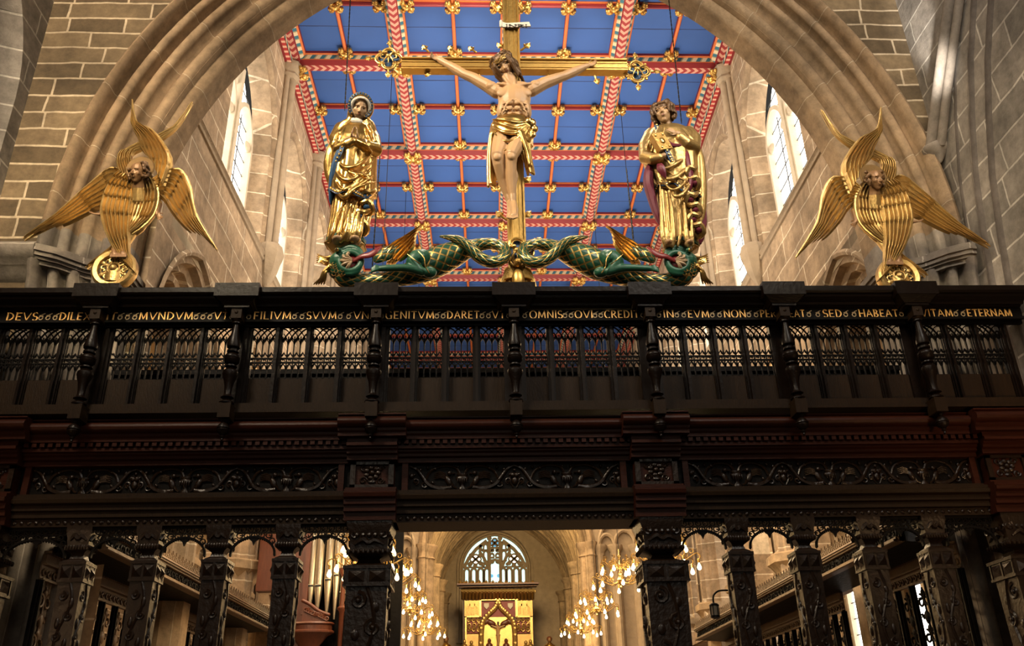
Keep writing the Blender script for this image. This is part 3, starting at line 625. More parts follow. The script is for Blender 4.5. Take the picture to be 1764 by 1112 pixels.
for s in (-1, 1):
    wn.bar(P3(s * .30, 6), P3(s * .27, 10.9), .14, .18); wn.strip([P3(s * a, b) for a, b in ((1.62, 9.15), (1.35, 9.75), (.98, 10.25), (.42, 10.75))], .16, .16); wn.strip([P3(s * a, b) for a, b in ((.36, 9.2), (.58, 9.75), (.78, 10.1), (.72, 10.5))], .15, .16)
    quad = []
    for a, b in ((0, .15), (0, -.15), (.15, 0), (-.15, 0)): ring(s * 1.0 + a, 9.66 + b, .135, .07)
    for dx, dz in ((.24, .24), (-.24, .24), (.26, -.24), (-.26, -.24), (.38, -.30), (-.02, -.36)): wn.ell(P3(s * 1.0 + dx, 9.66 + dz), .12, .06, .12, None, 8, 6)
    light(s * .47, .11, 9.55, 10.0); light(s * .15, .10, 9.75, 9.85); light(s * .48, .10, 10.2, 10.42); light(s * .14, .06, 10.15, 10.16, .12)
    for a, b, r in ((.36, 9.42, .10), (.64, 9.36, .09), (1.3, 9.36, .12), (.15, 9.52, .13), (.30, 10.1, .10), (.62, 10.2, .09), (.30, 10.6, .12), (.16, 10.25, .13), (.28, 10.9, .13)): wn.ell(P3(s * a, b), r, .07, r, None, 8, 6)
for a, b in ((0, .15), (0, -.15), (.14, 0), (-.14, 0)): ring(a, 10.60 + b, .13, .07)
choir(wn); fr = struct('window_11', wn, 'stone_d', 'traceried east window with pale stained glass above the altar', 'window')
g = MB(); g.add([(WX + (a - WX) * .93, 46.42, b) for a, b in eo], [list(range(len(eo)))]); choir(g); g.build('pane', 'glass', fr)
for a, b, r, m in ((0, 10.75, .10, 'glass_b'), (0, 10.45, .10, 'glass_b'), (.14, 10.6, .1, 'glass_b'), (-.14, 10.6, .1, 'glass_b'), (0, 10.6, .07, 'day'), (1.0, 9.66, .22, 'day'), (-1.0, 9.66, .22, 'day'), (0, 9.1, .26, 'glass'), (.18, 8.75, .09, 'glass_b'), (-.18, 8.75, .09, 'glass_b')):
    g = MB(); g.lathe([(r, 0), (r, .01)], 12, (a + WX, 46.38, mz(b)), Matrix.Rotation(PI / 2, 3, 'X')); choir(g); g.build('coloured_glass', m, fr)
# ---------------------------------------------------------------- the rood screen: gallery parapet
YB, SP, SX0 = 9.6, 1.671, .446
BALX = [SX0 + SP * (i - 3) for i in range(-1, 8)]
X0, X1 = XL + .05, 6.90
par = thing('gallery_parapet', (SX0, 9.9, 5.1), 'long black oak gallery parapet with pierced tracery and a gilt inscription', 'parapet')
z_ct = zc(493, 9.5)
ZC = z_ct
pf = lambda y, Y: (Y, zc(y, Y))
COPE = [(9.72, zc(532, 9.72)), pf(528, 9.69), pf(526, 9.64), pf(522, 9.63), pf(518, 9.60), pf(512, 9.56), pf(508, 9.55), pf(505, 9.52), pf(501, 9.50), (9.50, z_ct)]
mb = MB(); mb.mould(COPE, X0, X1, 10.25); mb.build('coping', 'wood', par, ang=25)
for x in BALX[:-1] if True else []:
    mb = MB(); z1 = z_ct + .025
    mb.box(x - .265, x + .265, 9.43, 10.0, zc(507, 9.43), z1); mb.frus((x, 9.7), .16, .19, zc(522, 9.5), (x, 9.7), .245, .26, zc(507, 9.43)); mb.box(x - .15, x + .15, 9.52, 9.8, zc(527, 9.52), zc(521, 9.52))
    mb.build('coping_block', 'wood', par, ang=25)
zi0, zi1 = zc(551, 9.72), zc(533, 9.72)
mb = MB(); mb.box(X0, X1, 9.72, 9.80, zi0, zi1); mb.box(X0, X1, 9.69, 9.72, zi0 - .02, zi0 + .012); mb.box(X0, X1, 9.76, 9.82, zc(560, 9.76), zi0)
board = mb.build('inscription_board', 'wood_k', par)
STK = {'D': (.78, [(.1, 0, .1, 1)], [(.1, .5, .58, .5, -90, 90)]), 'E': (.62, [(.1, 0, .1, 1), (.1, .96, .58, .96), (.1, .5, .5, .5), (.1, .04, .58, .04)], []),
       'V': (.8, [(.02, 1, .4, 0), (.78, 1, .4, 0)], []), 'S': (.58, [], [(.3, .74, .22, .25, 30, 270), (.3, .25, .24, .25, -150, 90)]), 'I': (.2, [(.1, 0, .1, 1)], []),
       'L': (.6, [(.1, 0, .1, 1), (.1, .04, .58, .04)], []), 'X': (.74, [(.04, 1, .7, 0), (.7, 1, .04, 0)], []), 'T': (.7, [(.35, 0, .35, 1), (.02, .96, .68, .96)], []),
       'M': (.95, [(.08, 0, .16, 1), (.16, 1, .47, .1), (.47, .1, .78, 1), (.78, 1, .86, 0)], []), 'N': (.82, [(.1, 0, .1, 1), (.1, 1, .72, 0), (.72, 0, .72, 1)], []),
       'F': (.58, [(.1, 0, .1, 1), (.1, .96, .55, .96), (.1, .5, .46, .5)], []), 'G': (.82, [(.7, .05, .7, .42), (.55, .42, .78, .42)], [(.43, .5, .37, .5, 45, 315)]),
       'A': (.8, [(.04, 0, .4, 1), (.4, 1, .76, 0), (.2, .36, .6, .36)], []), 'R': (.7, [(.1, 0, .1, 1), (.32, .48, .68, 0)], [(.1, .74, .42, .26, -90, 90)]),
       'O': (.9, [], [(.45, .5, .4, .5, 0, 360)]), 'Q': (.92, [(.5, .15, .85, -.18)], [(.45, .5, .4, .5, 0, 360)]), 'C': (.75, [], [(.45, .5, .38, .5, 50, 310)]),
       'B': (.66, [(.1, 0, .1, 1)], [(.1, .75, .38, .25, -90, 90), (.1, .25, .45, .25, -90, 90)]), 'H': (.82, [(.1, 0, .1, 1), (.72, 0, .72, 1), (.1, .5, .72, .5)], []), 'P': (.62, [(.1, 0, .1, 1)], [(.1, .74, .45, .26, -90, 90)])}
def lettering(mb, word, x0, x1, z0, h, Y, d=.012, wt=.13):
    tot = sum(STK[c][0] + .14 for c in word) - .14; k = (x1 - x0) / tot; x = x0
    for c in word:
        wd, st, ar = STK[c]; P = lambda a, b: (x + a * k, Y, z0 + b * h)
        for a, b, a2, b2 in st:
            vert = abs(a - a2) < .3; t = wt * h * (1.0 if (vert and a2 >= a) else .62)
            mb.bar(P(a, b), P(a2, b2), t, d)
            if abs(a - a2) < .01 and abs(b - b2) > .5:
                for q in (b, b2): mb.bar(P(a - .1, q), P(a + .1, q), .05 * h, d)
        for cx, cy, rx, ry, a0, a1 in ar:
            n = 12; pts = [P(cx + rx * math.cos(math.radians(lerp(a0, a1, i / n))), cy + ry * math.sin(math.radians(lerp(a0, a1, i / n)))) for i in range(n + 1)]
            w_ = [h * wt * (.5 + .55 * abs(math.cos(math.radians(lerp(a0, a1, i / n))))) for i in range(n + 1)]
            if a1 - a0 == 360: mb.strip(pts[:-1], w_[:-1], d, closed=True)
            else: mb.strip(pts, w_, d)
        x += (wd + .14) * k
WORDS = [('DEVS', 12, 66), ('DILEX', 103, 156), ('IT', 184, 202), ('MVNDVM', 240, 333), ('VT', 369, 393), ('FILIVM', 437, 502), ('SVVM', 528, 580), ('VNI', 609, 641), ('GENITVM', 664, 748), ('DARET', 770, 826), ('VT', 848, 870), ('OMNIS', 912, 969), ('QVI', 990, 1021), ('CREDIT', 1041, 1101), ('IN', 1143, 1161), ('EVM', 1185, 1222), ('NON', 1247, 1285), ('PER', 1310, 1337), ('EAT', 1360, 1387), ('SED', 1418, 1451), ('HABEAT', 1480, 1548), ('VITAM', 1587, 1642), ('ETERNAM', 1667, 1744)]
zt0, zth = zc(550, 9.715), zc(537, 9.715) - zc(550, 9.715)
for i, (wd, a, b) in enumerate(WORDS):
    mb = MB(); lettering(mb, wd, at(a, 544, 9.712).x, at(b, 544, 9.712).x, zt0 + .012, zth, 9.712)
    mb.build('lettering', 'gilt_text', board)
    if i + 1 < len(WORDS):
        g0, g1 = b, WORDS[i + 1][1]; n = max(1, round((g1 - g0) / 13) - (0 if g1 - g0 < 30 else 0))
        for k in range(n):
            mb = MB(); x = at(lerp(g0, g1, (k + .5) / n), 544, 9.712).x
            mb.strip(spiral((x - .008, 9.712, zt0 + .045), .024, .024, 0, .95, 10) + [V((x + .016, 9.712, zt0 + .06)), V((x + .005, 9.712, zt0 + .09)), V((x + .035, 9.712, zt0 + .105))], .009, .008); mb.strip([(x - .03, 9.712, zt0 + .075), (x + .012, 9.712, zt0 + .085)], .008, .008)
            mb.build('leaf_ornament', 'gilt_dim', board)
ztop, zmid, zbot = zc(560, 9.9), zc(650, 9.9), zc(692, 9.9)
zr0, zr1 = zc(705, 9.74), zc(690, 9.74)
mb = MB(); mb.box(X0, X1, 9.74, 9.98, zr0, zr1); mb.box(X0, X1, 9.70, 9.9, zr0 - .02, zr0 + .015); mb.build('bottom_rail', 'wood_b', par)
stl, trc, pan = MB(), None, None
LW = .152
for bi, bx in enumerate(BALX[:-1]):
    for k in range(4):
        u = bx + .265 + .38 * k
        if u > X1 - .2 or u < X0 + .1: continue
        mb = MB(); Y = 9.9                                # pierced tracery of four little lights
        for s in (-2, -1, 0, 1, 2): mb.bar((u + s * LW / 2, Y, zmid), (u + s * LW / 2, Y, zc(578, Y)), .014 if abs(s) < 2 else .026, .026)
        H = ztop - zc(585, Y); zb = zc(590, Y); pw = LW / 2
        for s in (-1.5, -.5, .5, 1.5):                    # ogee heads of each light and the crossing arcs over them
            for e in (-1, 1):
                mb.strip([(u + (s + e * .5) * pw, Y, zb - .02), (u + (s + e * .40) * pw, Y, zb + .02), (u + (s + e * .12) * pw, Y, zb + .05), (u + s * pw, Y, zb + .085)], .012, .026)
        for s in (-2, -1, 0, 1, 2):
            for e in (-1, 1):
                c_ = [(u + (s + e * q) * pw, Y, zb + .03 + .175 * math.sin(q * PI / 4)) for q in (0, .4, .8, 1.2, 1.6, 2.0) if abs(s + e * q) <= 2.02]
                if len(c_) > 1: mb.strip(c_, .011, .024)
        mb.box(u - LW, u + LW, Y - .015, Y + .015, ztop - .006, ztop + .05)
        for e in (-1, 1): mb.add([(u + e * LW, Y - d, ztop + .01) for d in (-.013, .013)] + [(u + e * LW, Y - d, ztop - .05) for d in (-.013, .013)] + [(u + e * LW * .8, Y - d, ztop + .01) for d in (-.013, .013)], [(0, 2, 4), (1, 5, 3), (0, 1, 3, 2), (2, 3, 5, 4), (4, 5, 1, 0)])
        for zq in (zc(615, Y), zc(622, Y)): mb.bar((u - LW, Y, zq), (u + LW, Y, zq), .016, .03)
        for s in (-1.5, -.5, .5, 1.5):
            x = u + s * pw
            mb.strip([(x - pw * .5, Y, zc(612, Y)), (x - pw * .2, Y, zc(609, Y)), (x, Y, zc(605, Y)), (x + pw * .2, Y, zc(609, Y)), (x + pw * .5, Y, zc(612, Y))], .014, .026)
            mb.strip([(x - pw * .5, Y, zc(634, Y)), (x - pw * .35, Y, zc(629, Y)), (x, Y, zc(624, Y)), (x + pw * .35, Y, zc(629, Y)), (x + pw * .5, Y, zc(634, Y))], .018, .026)
            mb.strip([(x - pw * .22, Y, zc(618, Y)), (x, Y, zc(616, Y)), (x + pw * .22, Y, zc(619, Y))], .012, .026); mb.ell((x - pw * .5, Y, zc(608, Y)), .012, .015, .018, None, 6, 4)
        mb.build('tracery_panel', 'wood_k', par, ang=30)
        mb = MB(); mb.box(u - LW, u + LW, 9.89, 9.915, zbot, zmid + .004); mb.build('solid_panel', 'wood_b', par)
    if bx + 1.7 < X1: stl.box(bx + 1.553, bx + 1.70, 9.85, 9.94, zr1 - .01, zc(559, 9.8))
    for k in range(5):
        u = bx + .075 + .38 * k
        if u > X1 or u < X0: continue
        if k == 4: continue
        ww = .055 if k in (0,) else .036
        for d, q in ((9.78, ww * .45), (9.83, ww), (9.86, ww * 1.25)): stl.box(u - q, u + q, d, 9.94, zr1 - .01, zc(559, 9.8))
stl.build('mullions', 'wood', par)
# turned pendant posts in front of the parapet
zz = lambda y: zc(y, YB)
prof = [(.045, 553), (.055, 554), (.055, 556), (.03, 557), (.036, 563), (.048, 573), (.068, 585), (.080, 592), (.076, 596), (.045, 598), (.04, 600), (.07, 601), (.07, 604), (.035, 605.5), (.06, 607), (.088, 611), (.092, 614), (.085, 616), (.092, 617), (.085, 621), (.06, 624), (.04, 625), (.068, 627), (.07, 629), (.035, 631), (.06, 633), (.088, 637), (.09, 641), (.08, 646), (.058, 654), (.046, 664), (.04, 674), (.05, 678), (.075, 681), (.03, 682.5), (.045, 685), (.085, 689), (.085, 691), (.05, 692)]
WORDBY = ['', 'through the word DILEXIT', 'between VT and FILIVM', 'in the middle of VNIGENITVM', 'between VT and OMNIS', 'between CREDIT and IN', 'in the middle of PEREAT', 'between HABEAT and VITAM']
bal = None
for i in range(1, 8):
    x = BALX[i]
    lab = 'turned oak pendant post standing ' + WORDBY[i] + ' on the inscribed gallery front'
    lab = lab.replace('standing through', 'cutting through').replace('standing between', 'between').replace('standing in', 'in')
    if bal is None:
        bal = thing('pendant_post', (x, YB, zz(700)), lab, 'post', 'turned pendant posts along the gallery')
        mb = MB(); mb.box(x - .062, x + .062, YB - .062, YB + .13, zz(549), zz(528)); mb.box(x - .075, x + .075, YB - .075, YB + .13, zz(530), zz(526)); mb.lathe([(.03, -.0), (.055, .02), (.06, .03)], 12, (x, YB, zz(553.5))); 
        mb.ell((x, YB - .064, zz(539)), .022, .012, .022); mb.build('cap_block', 'wood_b', bal)
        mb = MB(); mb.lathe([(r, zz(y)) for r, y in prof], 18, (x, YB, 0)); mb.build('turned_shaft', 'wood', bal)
        mb = MB(); mb.box(x - .07, x + .07, YB - .07, YB + .14, zz(717), zz(692)); mb.build('base_block', 'wood_b', bal)
        mb = MB(); mb.lathe([(r, zz(y)) for r, y in ((.02, 717), (.035, 719), (.02, 722), (.035, 724), (.055, 727), (.072, 731), (.074, 733), (.066, 734.5), (.072, 736), (.062, 740), (.036, 743), (.02, 745), (.028, 747), (.012, 750), (.016, 752), (.004, 755))], 16, (x, YB, 0)); mb.build('pendant_ball', 'wood', bal)
    else: dup(bal, (x, YB, zz(700)), lab)
# loft deck and rear parapet
mb = MB(); mb.box(X0, X1, 9.98, 11.22, zr0 - .02, zr0 + .08); tag(mb.build('loft_floor', 'wood_k'), 'dark boarded loft floor behind the gallery parapet', 'floor', None, 'structure')
mb = MB(); zb_ = zc(637, 11.15); mb.box(AC - AH + .1, AC + AH - .1, 11.1, 11.18, zr0 + .08, zb_); mb.box(AC - AH + .1, AC + AH - .1, 11.06, 11.22, zb_ - .07, zb_)
tag(mb.build('rear_parapet', 'wood_k'), 'plain black boarded rear parapet of the loft seen through the tracery', 'parapet')

# ---------------------------------------------------------------- the entablature under the gallery
ent = thing('screen_beam', (SX0, 10.2, 3.87), 'deep dark red carved oak beam under the gallery with a scrolled frieze', 'beam')
LOW = [(9.99, 3.866), (9.99, 3.95), (9.95, 3.96), (9.95, 4.02), (9.92, 4.035), (9.92, 4.09), (9.88, 4.11), (9.87, 4.15), (9.90, 4.165), (9.90, 4.20), (9.97, 4.215), (9.97, 4.235), (10.04, 4.235)]
UP = [(10.04, 4.555), (9.97, 4.56), (9.97, 4.61), (9.93, 4.625), (9.93, 4.655), (9.90, 4.675), (9.90, 4.69), (9.86, 4.70), (9.86, 4.735), (9.89, 4.745), (9.89, 4.80)]
TOP = [(9.90, 4.80), (9.82, 4.80), (9.82, 4.84), (9.80, 4.86), (9.80, 4.885)] + [(9.80 - .075 * math.sin(t) * 1.0, 4.955 - .065 * math.cos(t)) for t in [i * PI / 8 for i in range(9)]] + [(9.80, 5.03), (9.77, 5.04), (9.77, 5.055)]
for nm, pr, m in (('lower_moulding', LOW, 'wood_b'), ('upper_moulding', UP, 'wood_r'), ('cornice_roll', TOP, 'wood_r')):
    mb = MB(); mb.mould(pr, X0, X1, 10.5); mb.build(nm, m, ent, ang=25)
mb = MB()
n = 150
for i in range(n): x = lerp(X0, X1, (i + .5) / n); mb.box(x - .026, x + .026, 9.83, 9.9, 4.748, 4.797)
d = mb.build('dentils', 'wood_r', ent)
mb = MB(); mb.box(X0, X1, 10.045, 10.5, 4.235, 4.56); mb.build('frieze_back', 'wood_k', ent)
mb = MB()
for i in range(170):
    x = lerp(X0, X1, (i + .5) / 170); mb.ell((x, 9.985, 3.91), .028, .014, .022, Matrix.Rotation(.6 if i % 2 else -.6, 3, 'Y'), 6, 4)
mb.build('leaf_border', 'wood_c', ent)
PXL, PXR = at(634, 1000, 10).x, at(1145, 1000, 10).x
POX, PXO = -5.52, 6.28
for x, hw in ((PXL, .27), (PXR, .27), (POX, .27), (PXO, .27)):       # breaks over the great piers
    mb = MB()
    for pr in (LOW, UP, TOP): mb.mould([(y - .14, z) for y, z in pr], x - hw - (.12 if pr is TOP else .02), x + hw + (.12 if pr is TOP else .02), 10.4)
    mb.box(x - hw + .02, x + hw - .02, 9.91, 10.3, 4.23, 4.56); mb.build('break_block', 'wood_r', ent, ang=25)
    mb = MB(); Y = 9.905
    for a in (-1, 1): mb.box(x + a * (hw - .05) - .03, x + a * (hw - .05) + .03, Y - .03, Y, 4.245, 4.55)
    mb.box(x - hw + .02, x + hw - .02, Y - .03, Y, 4.245, 4.28); mb.box(x - hw + .02, x + hw - .02, Y - .03, Y, 4.515, 4.55)
    for k in range(7):
        a = k * 2 * PI / 7; mb.ell((x + .07 * math.cos(a), Y, 4.42 + .06 * math.sin(a)), .035, .03, .03, None, 7, 5)
    mb.ell((x, Y, 4.42), .035, .04, .035); mb.lathe([(.02, 0), (.05, .02), (.03, .05), (.06, .08)], 8, (x, Y, 4.29), None, 1, .4)
    for s in (-1, 1): mb.tube(spiral((x + s * .10, Y - .005, 4.48), .045, .012, 0, 1.2 * s), .012, 5); mb.tube(spiral((x + s * .10, Y - .005, 4.33), .045, .012, 0, -1.2 * s), .012, 5)
    mb.build('carved_block_panel', 'wood_c', ent)
def motif(mb, u, Y, z0, h, w):
    mb.lathe([(.05, 0), (.05, .02), (.02, .05), (.03, .07), (.075, .12), (.08, .15), (.055, .16), (.07, .18), (.07, .19)], 12, (u, Y, z0), None, h / .32, .45)
    for k in (-2, -1, 0, 1, 2): mb.ell((u + k * .026, Y - .03, z0 + .11), .008, .012, .035, None, 6, 4)
    k = h / .32
    for s in (-1, 1):
        P = lambda a, b: V((u + s * a * w, Y - .008, z0 + b * h))
        mb.tube(cr([P(.02, .6), P(.07, .9), P(.20, .95), P(.30, .75), P(.34, .45)], 14), [.016 * k] * 14, 5)                 # arching stem
        mb.tube(cr([P(.10, .08), P(.22, .06), P(.32, .22), P(.38, .55), P(.44, .85), P(.50, .95)], 16), [lerp(.036, .018, i / 15) * k for i in range(16)], 6)   # scrolled beast body
        mb.ell(P(.13, .35), .04 * k, .028, .075 * k, Matrix.Rotation(s * .4, 3, 'Y'), 8, 6); mb.ell(P(.12, .66), .03 * k, .03, .03 * k, None, 8, 6); mb.ell(P(.08, .64), .022 * k, .02, .012 * k, None, 6, 4)
        for i in range(4): mb.tube([P(.16, .45 + .06 * i), P(.21, .50 + .07 * i), P(.27, .44 + .07 * i)], [.012, .014, .004], 5)      # wing
        for q in (.08, .13): mb.tube([P(.10, .25), P(q, .12), P(q - .03, .06)], [.018, .012, .012], 5)
        mb.tube(spiral(P(.36, .22), .05 * k, .012, PI / 2, s * 1.3), .010, 5); mb.tube(spiral(P(.44, .35), .04 * k, .01, -PI / 2, -s * 1.2), .010, 5)
        for a, b in ((.26, .85), (.33, .9), (.28, .3), (.40, .8), (.04, .92), (.46, .6)): mb.ell(P(a, b), .017, .016, .026, Matrix.Rotation(a * 9, 3, 'Y'), 6, 4)
        c_ = P(.5, .5); mb.ell((c_.x - s * .022, Y, c_.z + .02), .032, .03, .032, None, 8, 6)
    c_ = V((u + .5 * w, Y, z0 + .44 * h)); mb.ell(c_ + V((0, .004, -.03)), .038, .03, .055, None, 8, 6); mb.ell(c_ + V((0, -.0, .10)), .02, .02, .02, None, 7, 5)
    for s in (-1, 1): mb.tube([c_ + V((s * .045, 0, .06)), c_ + V((s * .06, 0, -.04)), c_ + V((s * .02, 0, -.11))], [.012, .014, .006], 5)
def frieze(x0, x1, n):
    mb = MB(); w = (x1 - x0) / n
    for i in range(n): motif(mb, x0 + w * (i + .5), 10.04, 4.245, .30, w)
    mb.build('carved_frieze', 'wood_c', ent, ang=60)
    mb = MB()
    for x in (x0 - .05, x1 + .05): mb.box(x - .035, x + .035, 9.985, 10.06, 4.235, 4.56)
    mb.build('frieze_end', 'wood_r', ent)
frieze(POX + .40, PXL - .42, 3); frieze(PXL + .42, PXR - .42, 2); frieze(PXR + .42, PXO - .40, 3)

# ---------------------------------------------------------------- carved posts and piers
def post_parts(root, w, zt, cap_h, blk):
    x, y = 0, 0; k = w / .125; zb = zt - cap_h
    mb = MB(); mb.frus((0, 0), w * .82, w * .82, 0, (0, 0), w, w, zb - blk[0]); mb.build('shaft', 'wood_c', root, False)
    mb = MB(); rnd = random.Random(int(w * 1000))                          # vine on the front and both sides
    zlen = zb - blk[0]
    for dx, dy, ux, uy in ((0, -1, 1, 0), (1, 0, 0, 1), (-1, 0, 0, 1)):
        f = lambda a, z, o=0: V((dx * (w * lerp(.82, 1, z / zlen) + o) + ux * a, dy * (w * lerp(.82, 1, z / zlen) + o) + uy * a, z))
        z = zlen - .02; pts = []
        while z > zlen - 1.25: pts.append(z); z -= .04
        mb.tube([f(w * .42 * math.sin((zlen - q) * 7.5 / k), q) for q in pts], .016 * k ** .6, 5)
        for i, q in enumerate([zlen - .16 - .21 * j * k ** .5 for j in range(int(5 / k ** .5))]):
            s = 1 if i % 2 else -1; mb.tube(spiral(f(s * w * .38, q), w * .42, w * .08, PI / 2, s * 1.4, 14, V((ux, uy, 0))), [lerp(.017, .009, j / 13) * k ** .6 for j in range(14)], 5); mb.ell(f(s * w * .38, q, .004), w * .13, w * .13, w * .13, None, 7, 5)
            mb.ell(f(-s * w * .45, q - .07), w * .22 if ux else .02, w * .22 if uy else .02, .06, None, 7, 5)
        for s in (-1, 1): mb.tube(spiral(f(s * w * .40, zlen - .98), w * .42, w * .1, -PI / 2, s * 1.2, 12, V((ux, uy, 0))), .02, 5)
        for a in (-.5, 0, .5): mb.ell(f(w * a, zlen - 1.16), .045 * k ** .5, .045 * k ** .5, .11, None, 8, 6)
    mb.build('vine_carving', 'wood_c', root, False, 60)
    mb = MB(); z0, z1 = zb - blk[0], zb - blk[1]; q = w * 1.10
    mb.box(-q, q, -q, q, z0, z1); mb.box(-q * 1.05, q * 1.05, -q * 1.05, q * 1.05, z0 - .012, z0 + .014); mb.box(-q * 1.07, q * 1.07, -q * 1.07, q * 1.07, z1 - .015, z1 + .02)
    for dx, dy, ux, uy in ((0, -1, 1, 0), (1, 0, 0, 1), (-1, 0, 0, 1)):
        for s in (-1, 0, 1): mb.box(*sorted((dx * q * 1.04 - (abs(ux) * .012) + ux * s * q * .92, dx * q * (.98 if dx else 1) + abs(ux) * .012 + ux * s * q * .92)), *sorted((dy * q * 1.04 - abs(uy) * .012 + uy * s * q * .92, dy * q * .98 + abs(uy) * .012 + uy * s * q * .92)), z0, z1)
        for s in (-1, 1):
            c_ = V((dx * q + ux * s * q * .46, dy * q + uy * s * q * .46, (z0 + z1) / 2)); a = q * .36; h = (z1 - z0) * .32; U = V((ux, uy, 0))
            mb.add([c_ - U * a + V((0, 0, -h)), c_ + U * a + V((0, 0, -h)), c_ + U * a + V((0, 0, h)), c_ - U * a + V((0, 0, h)), c_ + V((dx, dy, 0)) * .04], [(0, 1, 4), (1, 2, 4), (2, 3, 4), (3, 0, 4), (3, 2, 1, 0)])
    mb.build('faceted_block', 'wood_c', root, False, 20)
    mb = MB(); rt = Matrix.Rotation(PI / 4, 3, 'Z'); s2 = 2 ** .5
    h = blk[1] + cap_h; pr = [(w * 1.10, z1), (w * .95, z1 + .035), (w * .62, z1 + .06), (w * .52, z1 + .10), (w * .62, z1 + .125), (w * .95, z1 + .15), (w * 1.05, z1 + .18), (w * .92, z1 + .20), (w * .96, zt - .13), (w * 1.12, zt - .05), (w * 1.12, zt)]
    mb.lathe([(r * s2, z) for r, z in pr], 4, (0, 0, 0), rt)
    zc_ = z1 + .25
    for i in range(9):
        for dx, dy, ux, uy in ((0, -1, 1, 0), (1, 0, 0, 1), (-1, 0, 0, 1)): mb.ell((dx * w * 1.0 + ux * w * (i - 4) * .24, dy * w * 1.0 + uy * w * (i - 4) * .24, z1 + .175), w * .10, w * .10, .03, None, 6, 4)
    for dx, dy, ux, uy in ((0, -1, 1, 0), (1, 0, 0, 1), (-1, 0, 0, 1)):
        U = V((ux, uy, 0)); c_ = V((dx * w * .97, dy * w * .97, zc_ + .02))
        mb.tube(cr([c_ - U * w * .7 + V((0, 0, -.02)), c_ - U * w * .3 + V((0, 0, .04)), c_, c_ + U * w * .3 + V((0, 0, .03)), c_ + U * w * .75 + V((0, 0, -.02))], 12), [.014, .02, .03, .034, .034, .03, .028, .028, .03, .026, .018, .01], 6)
        for s in (-1, 1): mb.tube(spiral(c_ + U * w * s * .75 + V((0, 0, .10)), w * .26, w * .06, PI / 2, s * 1.3, 12, U), .013, 5)
        for j in range(5): mb.ell(c_ + U * w * (j - 2) * .3 + V((0, 0, .085)), w * .13, w * .13, .028, None, 6, 4)
    mb.build('capital', 'wood_c', root, False, 35)
PX = [-4.46, -3.69, -2.92, -2.145, 2.976, 3.748, 4.52, 5.29]
ORD = ['fourth', 'third', 'second', 'first']; p0 = None
for i, x in enumerate(PX):
    lab = 'slender carved oak post, %s to the %s of the central opening' % ((ORD[i], 'left') if i < 4 else (ORD[::-1][i - 4], 'right'))
    if p0 is None:
        p0 = thing('carved_post', (x, 10.12, 0), lab, 'post', 'slender carved posts under the screen'); post_parts(p0, .125, 3.864, .30, (.29, .10))
    else: dup(p0, (x, 10.12, 0), lab)
q0 = None
for x, lab in ((PXL, 'broad carved oak pier at the left of the central opening'), (PXR, 'broad carved oak pier at the right of the central opening'), (POX, 'broad carved oak pier cut off by the left edge'), (PXO, 'broad carved oak pier cut off by the right edge')):
    if q0 is None:
        q0 = thing('carved_pier', (x, 10.12, 0), lab, 'pier', 'broad carved piers of the screen'); post_parts(q0, .225, 3.864, .40, (.30, .11))
    else: dup(q0, (x, 10.12, 0), lab)
# fretwork arches
def fret(x0, x1, lab):
    mb = MB(); Y = 10.06; zt = 3.868; a = (x1 - x0) / 2; c_ = (x0 + x1) / 2; zl = zc(950, Y); zk = zc(918, Y)
    fz = lambda x: zl + (zk - zl) * math.sqrt(max(0, 1 - ((x - c_) / a) ** 2)) ** .9
    pts = [(c_ - a * math.cos(PI * i / 24), Y, fz(c_ - a * math.cos(PI * i / 24))) for i in range(25)]
    mb.strip(pts, .022, .04); mb.box(x0, x1, Y - .02, Y + .02, zt - .03, zt + .01)
    for i in range(31):
        x = c_ - a * math.cos(PI * (i + .5) / 31); mb.ell((x, Y, fz(x) - .012), .012, .014, .014, None, 6, 4)
    rnd = random.Random(3); st = .074; j = 0
    z = zt - .05
    while z > zl:
        n = int(2 * a / st)
        for i in range(n):
            x = x0 + (i + .5 + .5 * (j % 2)) * 2 * a / n
            if x < x1 and z > fz(x) + .012:
                mb.strip([(x + (.034 if j % 2 else .03) * math.cos(q * PI / 4), Y, z + .03 * math.sin(q * PI / 4)) for q in range(8)], .010, .03, closed=True)
                t = rnd.random() * 6; mb.bar((x, Y, z), (x + .04 * math.cos(t), Y, z + .04 * math.sin(t)), .010, .028)
        z -= .062; j += 1
    mb.prism([(-.05, 0), (0, .05), (.05, 0), (.02, -.02), (0, -.065), (-.02, -.02)], .03, (c_, Y + .015, fz(c_) - .03))
    tag(mb.build('fretwork_arch', 'wood_k', ang=30), lab, 'fretwork', 'fretwork arches between the posts')
HP, HB = .142, .255
seq = [(POX, HB)] + [(x, HP) for x in PX[:4]] + [(PXL, HB)]
NM = ['the left edge pier and the fourth left post', 'the fourth and third posts left of the opening', 'the third and second slender posts left of the opening', 'the second and first slender posts left of the opening', 'the first left slender post and the broad pier beside it']
for (a, ha), (b, hb), n in zip(seq, seq[1:], NM): fret(a + ha, b - hb, 'black fretwork arch between ' + n)
seq = [(PXR, HB)] + [(x, HP) for x in PX[4:]] + [(PXO, HB)]
NM = ['the right broad pier and the first slender post beside it', 'the first and second slender posts right of the opening', 'the second and third slender posts right of the opening', 'the third and fourth slender posts right of the opening', 'the fourth right slender post and the pier at the edge']
for (a, ha), (b, hb), n in zip(seq, seq[1:], NM): fret(a + ha, b - hb, 'black fretwork arch between ' + n)
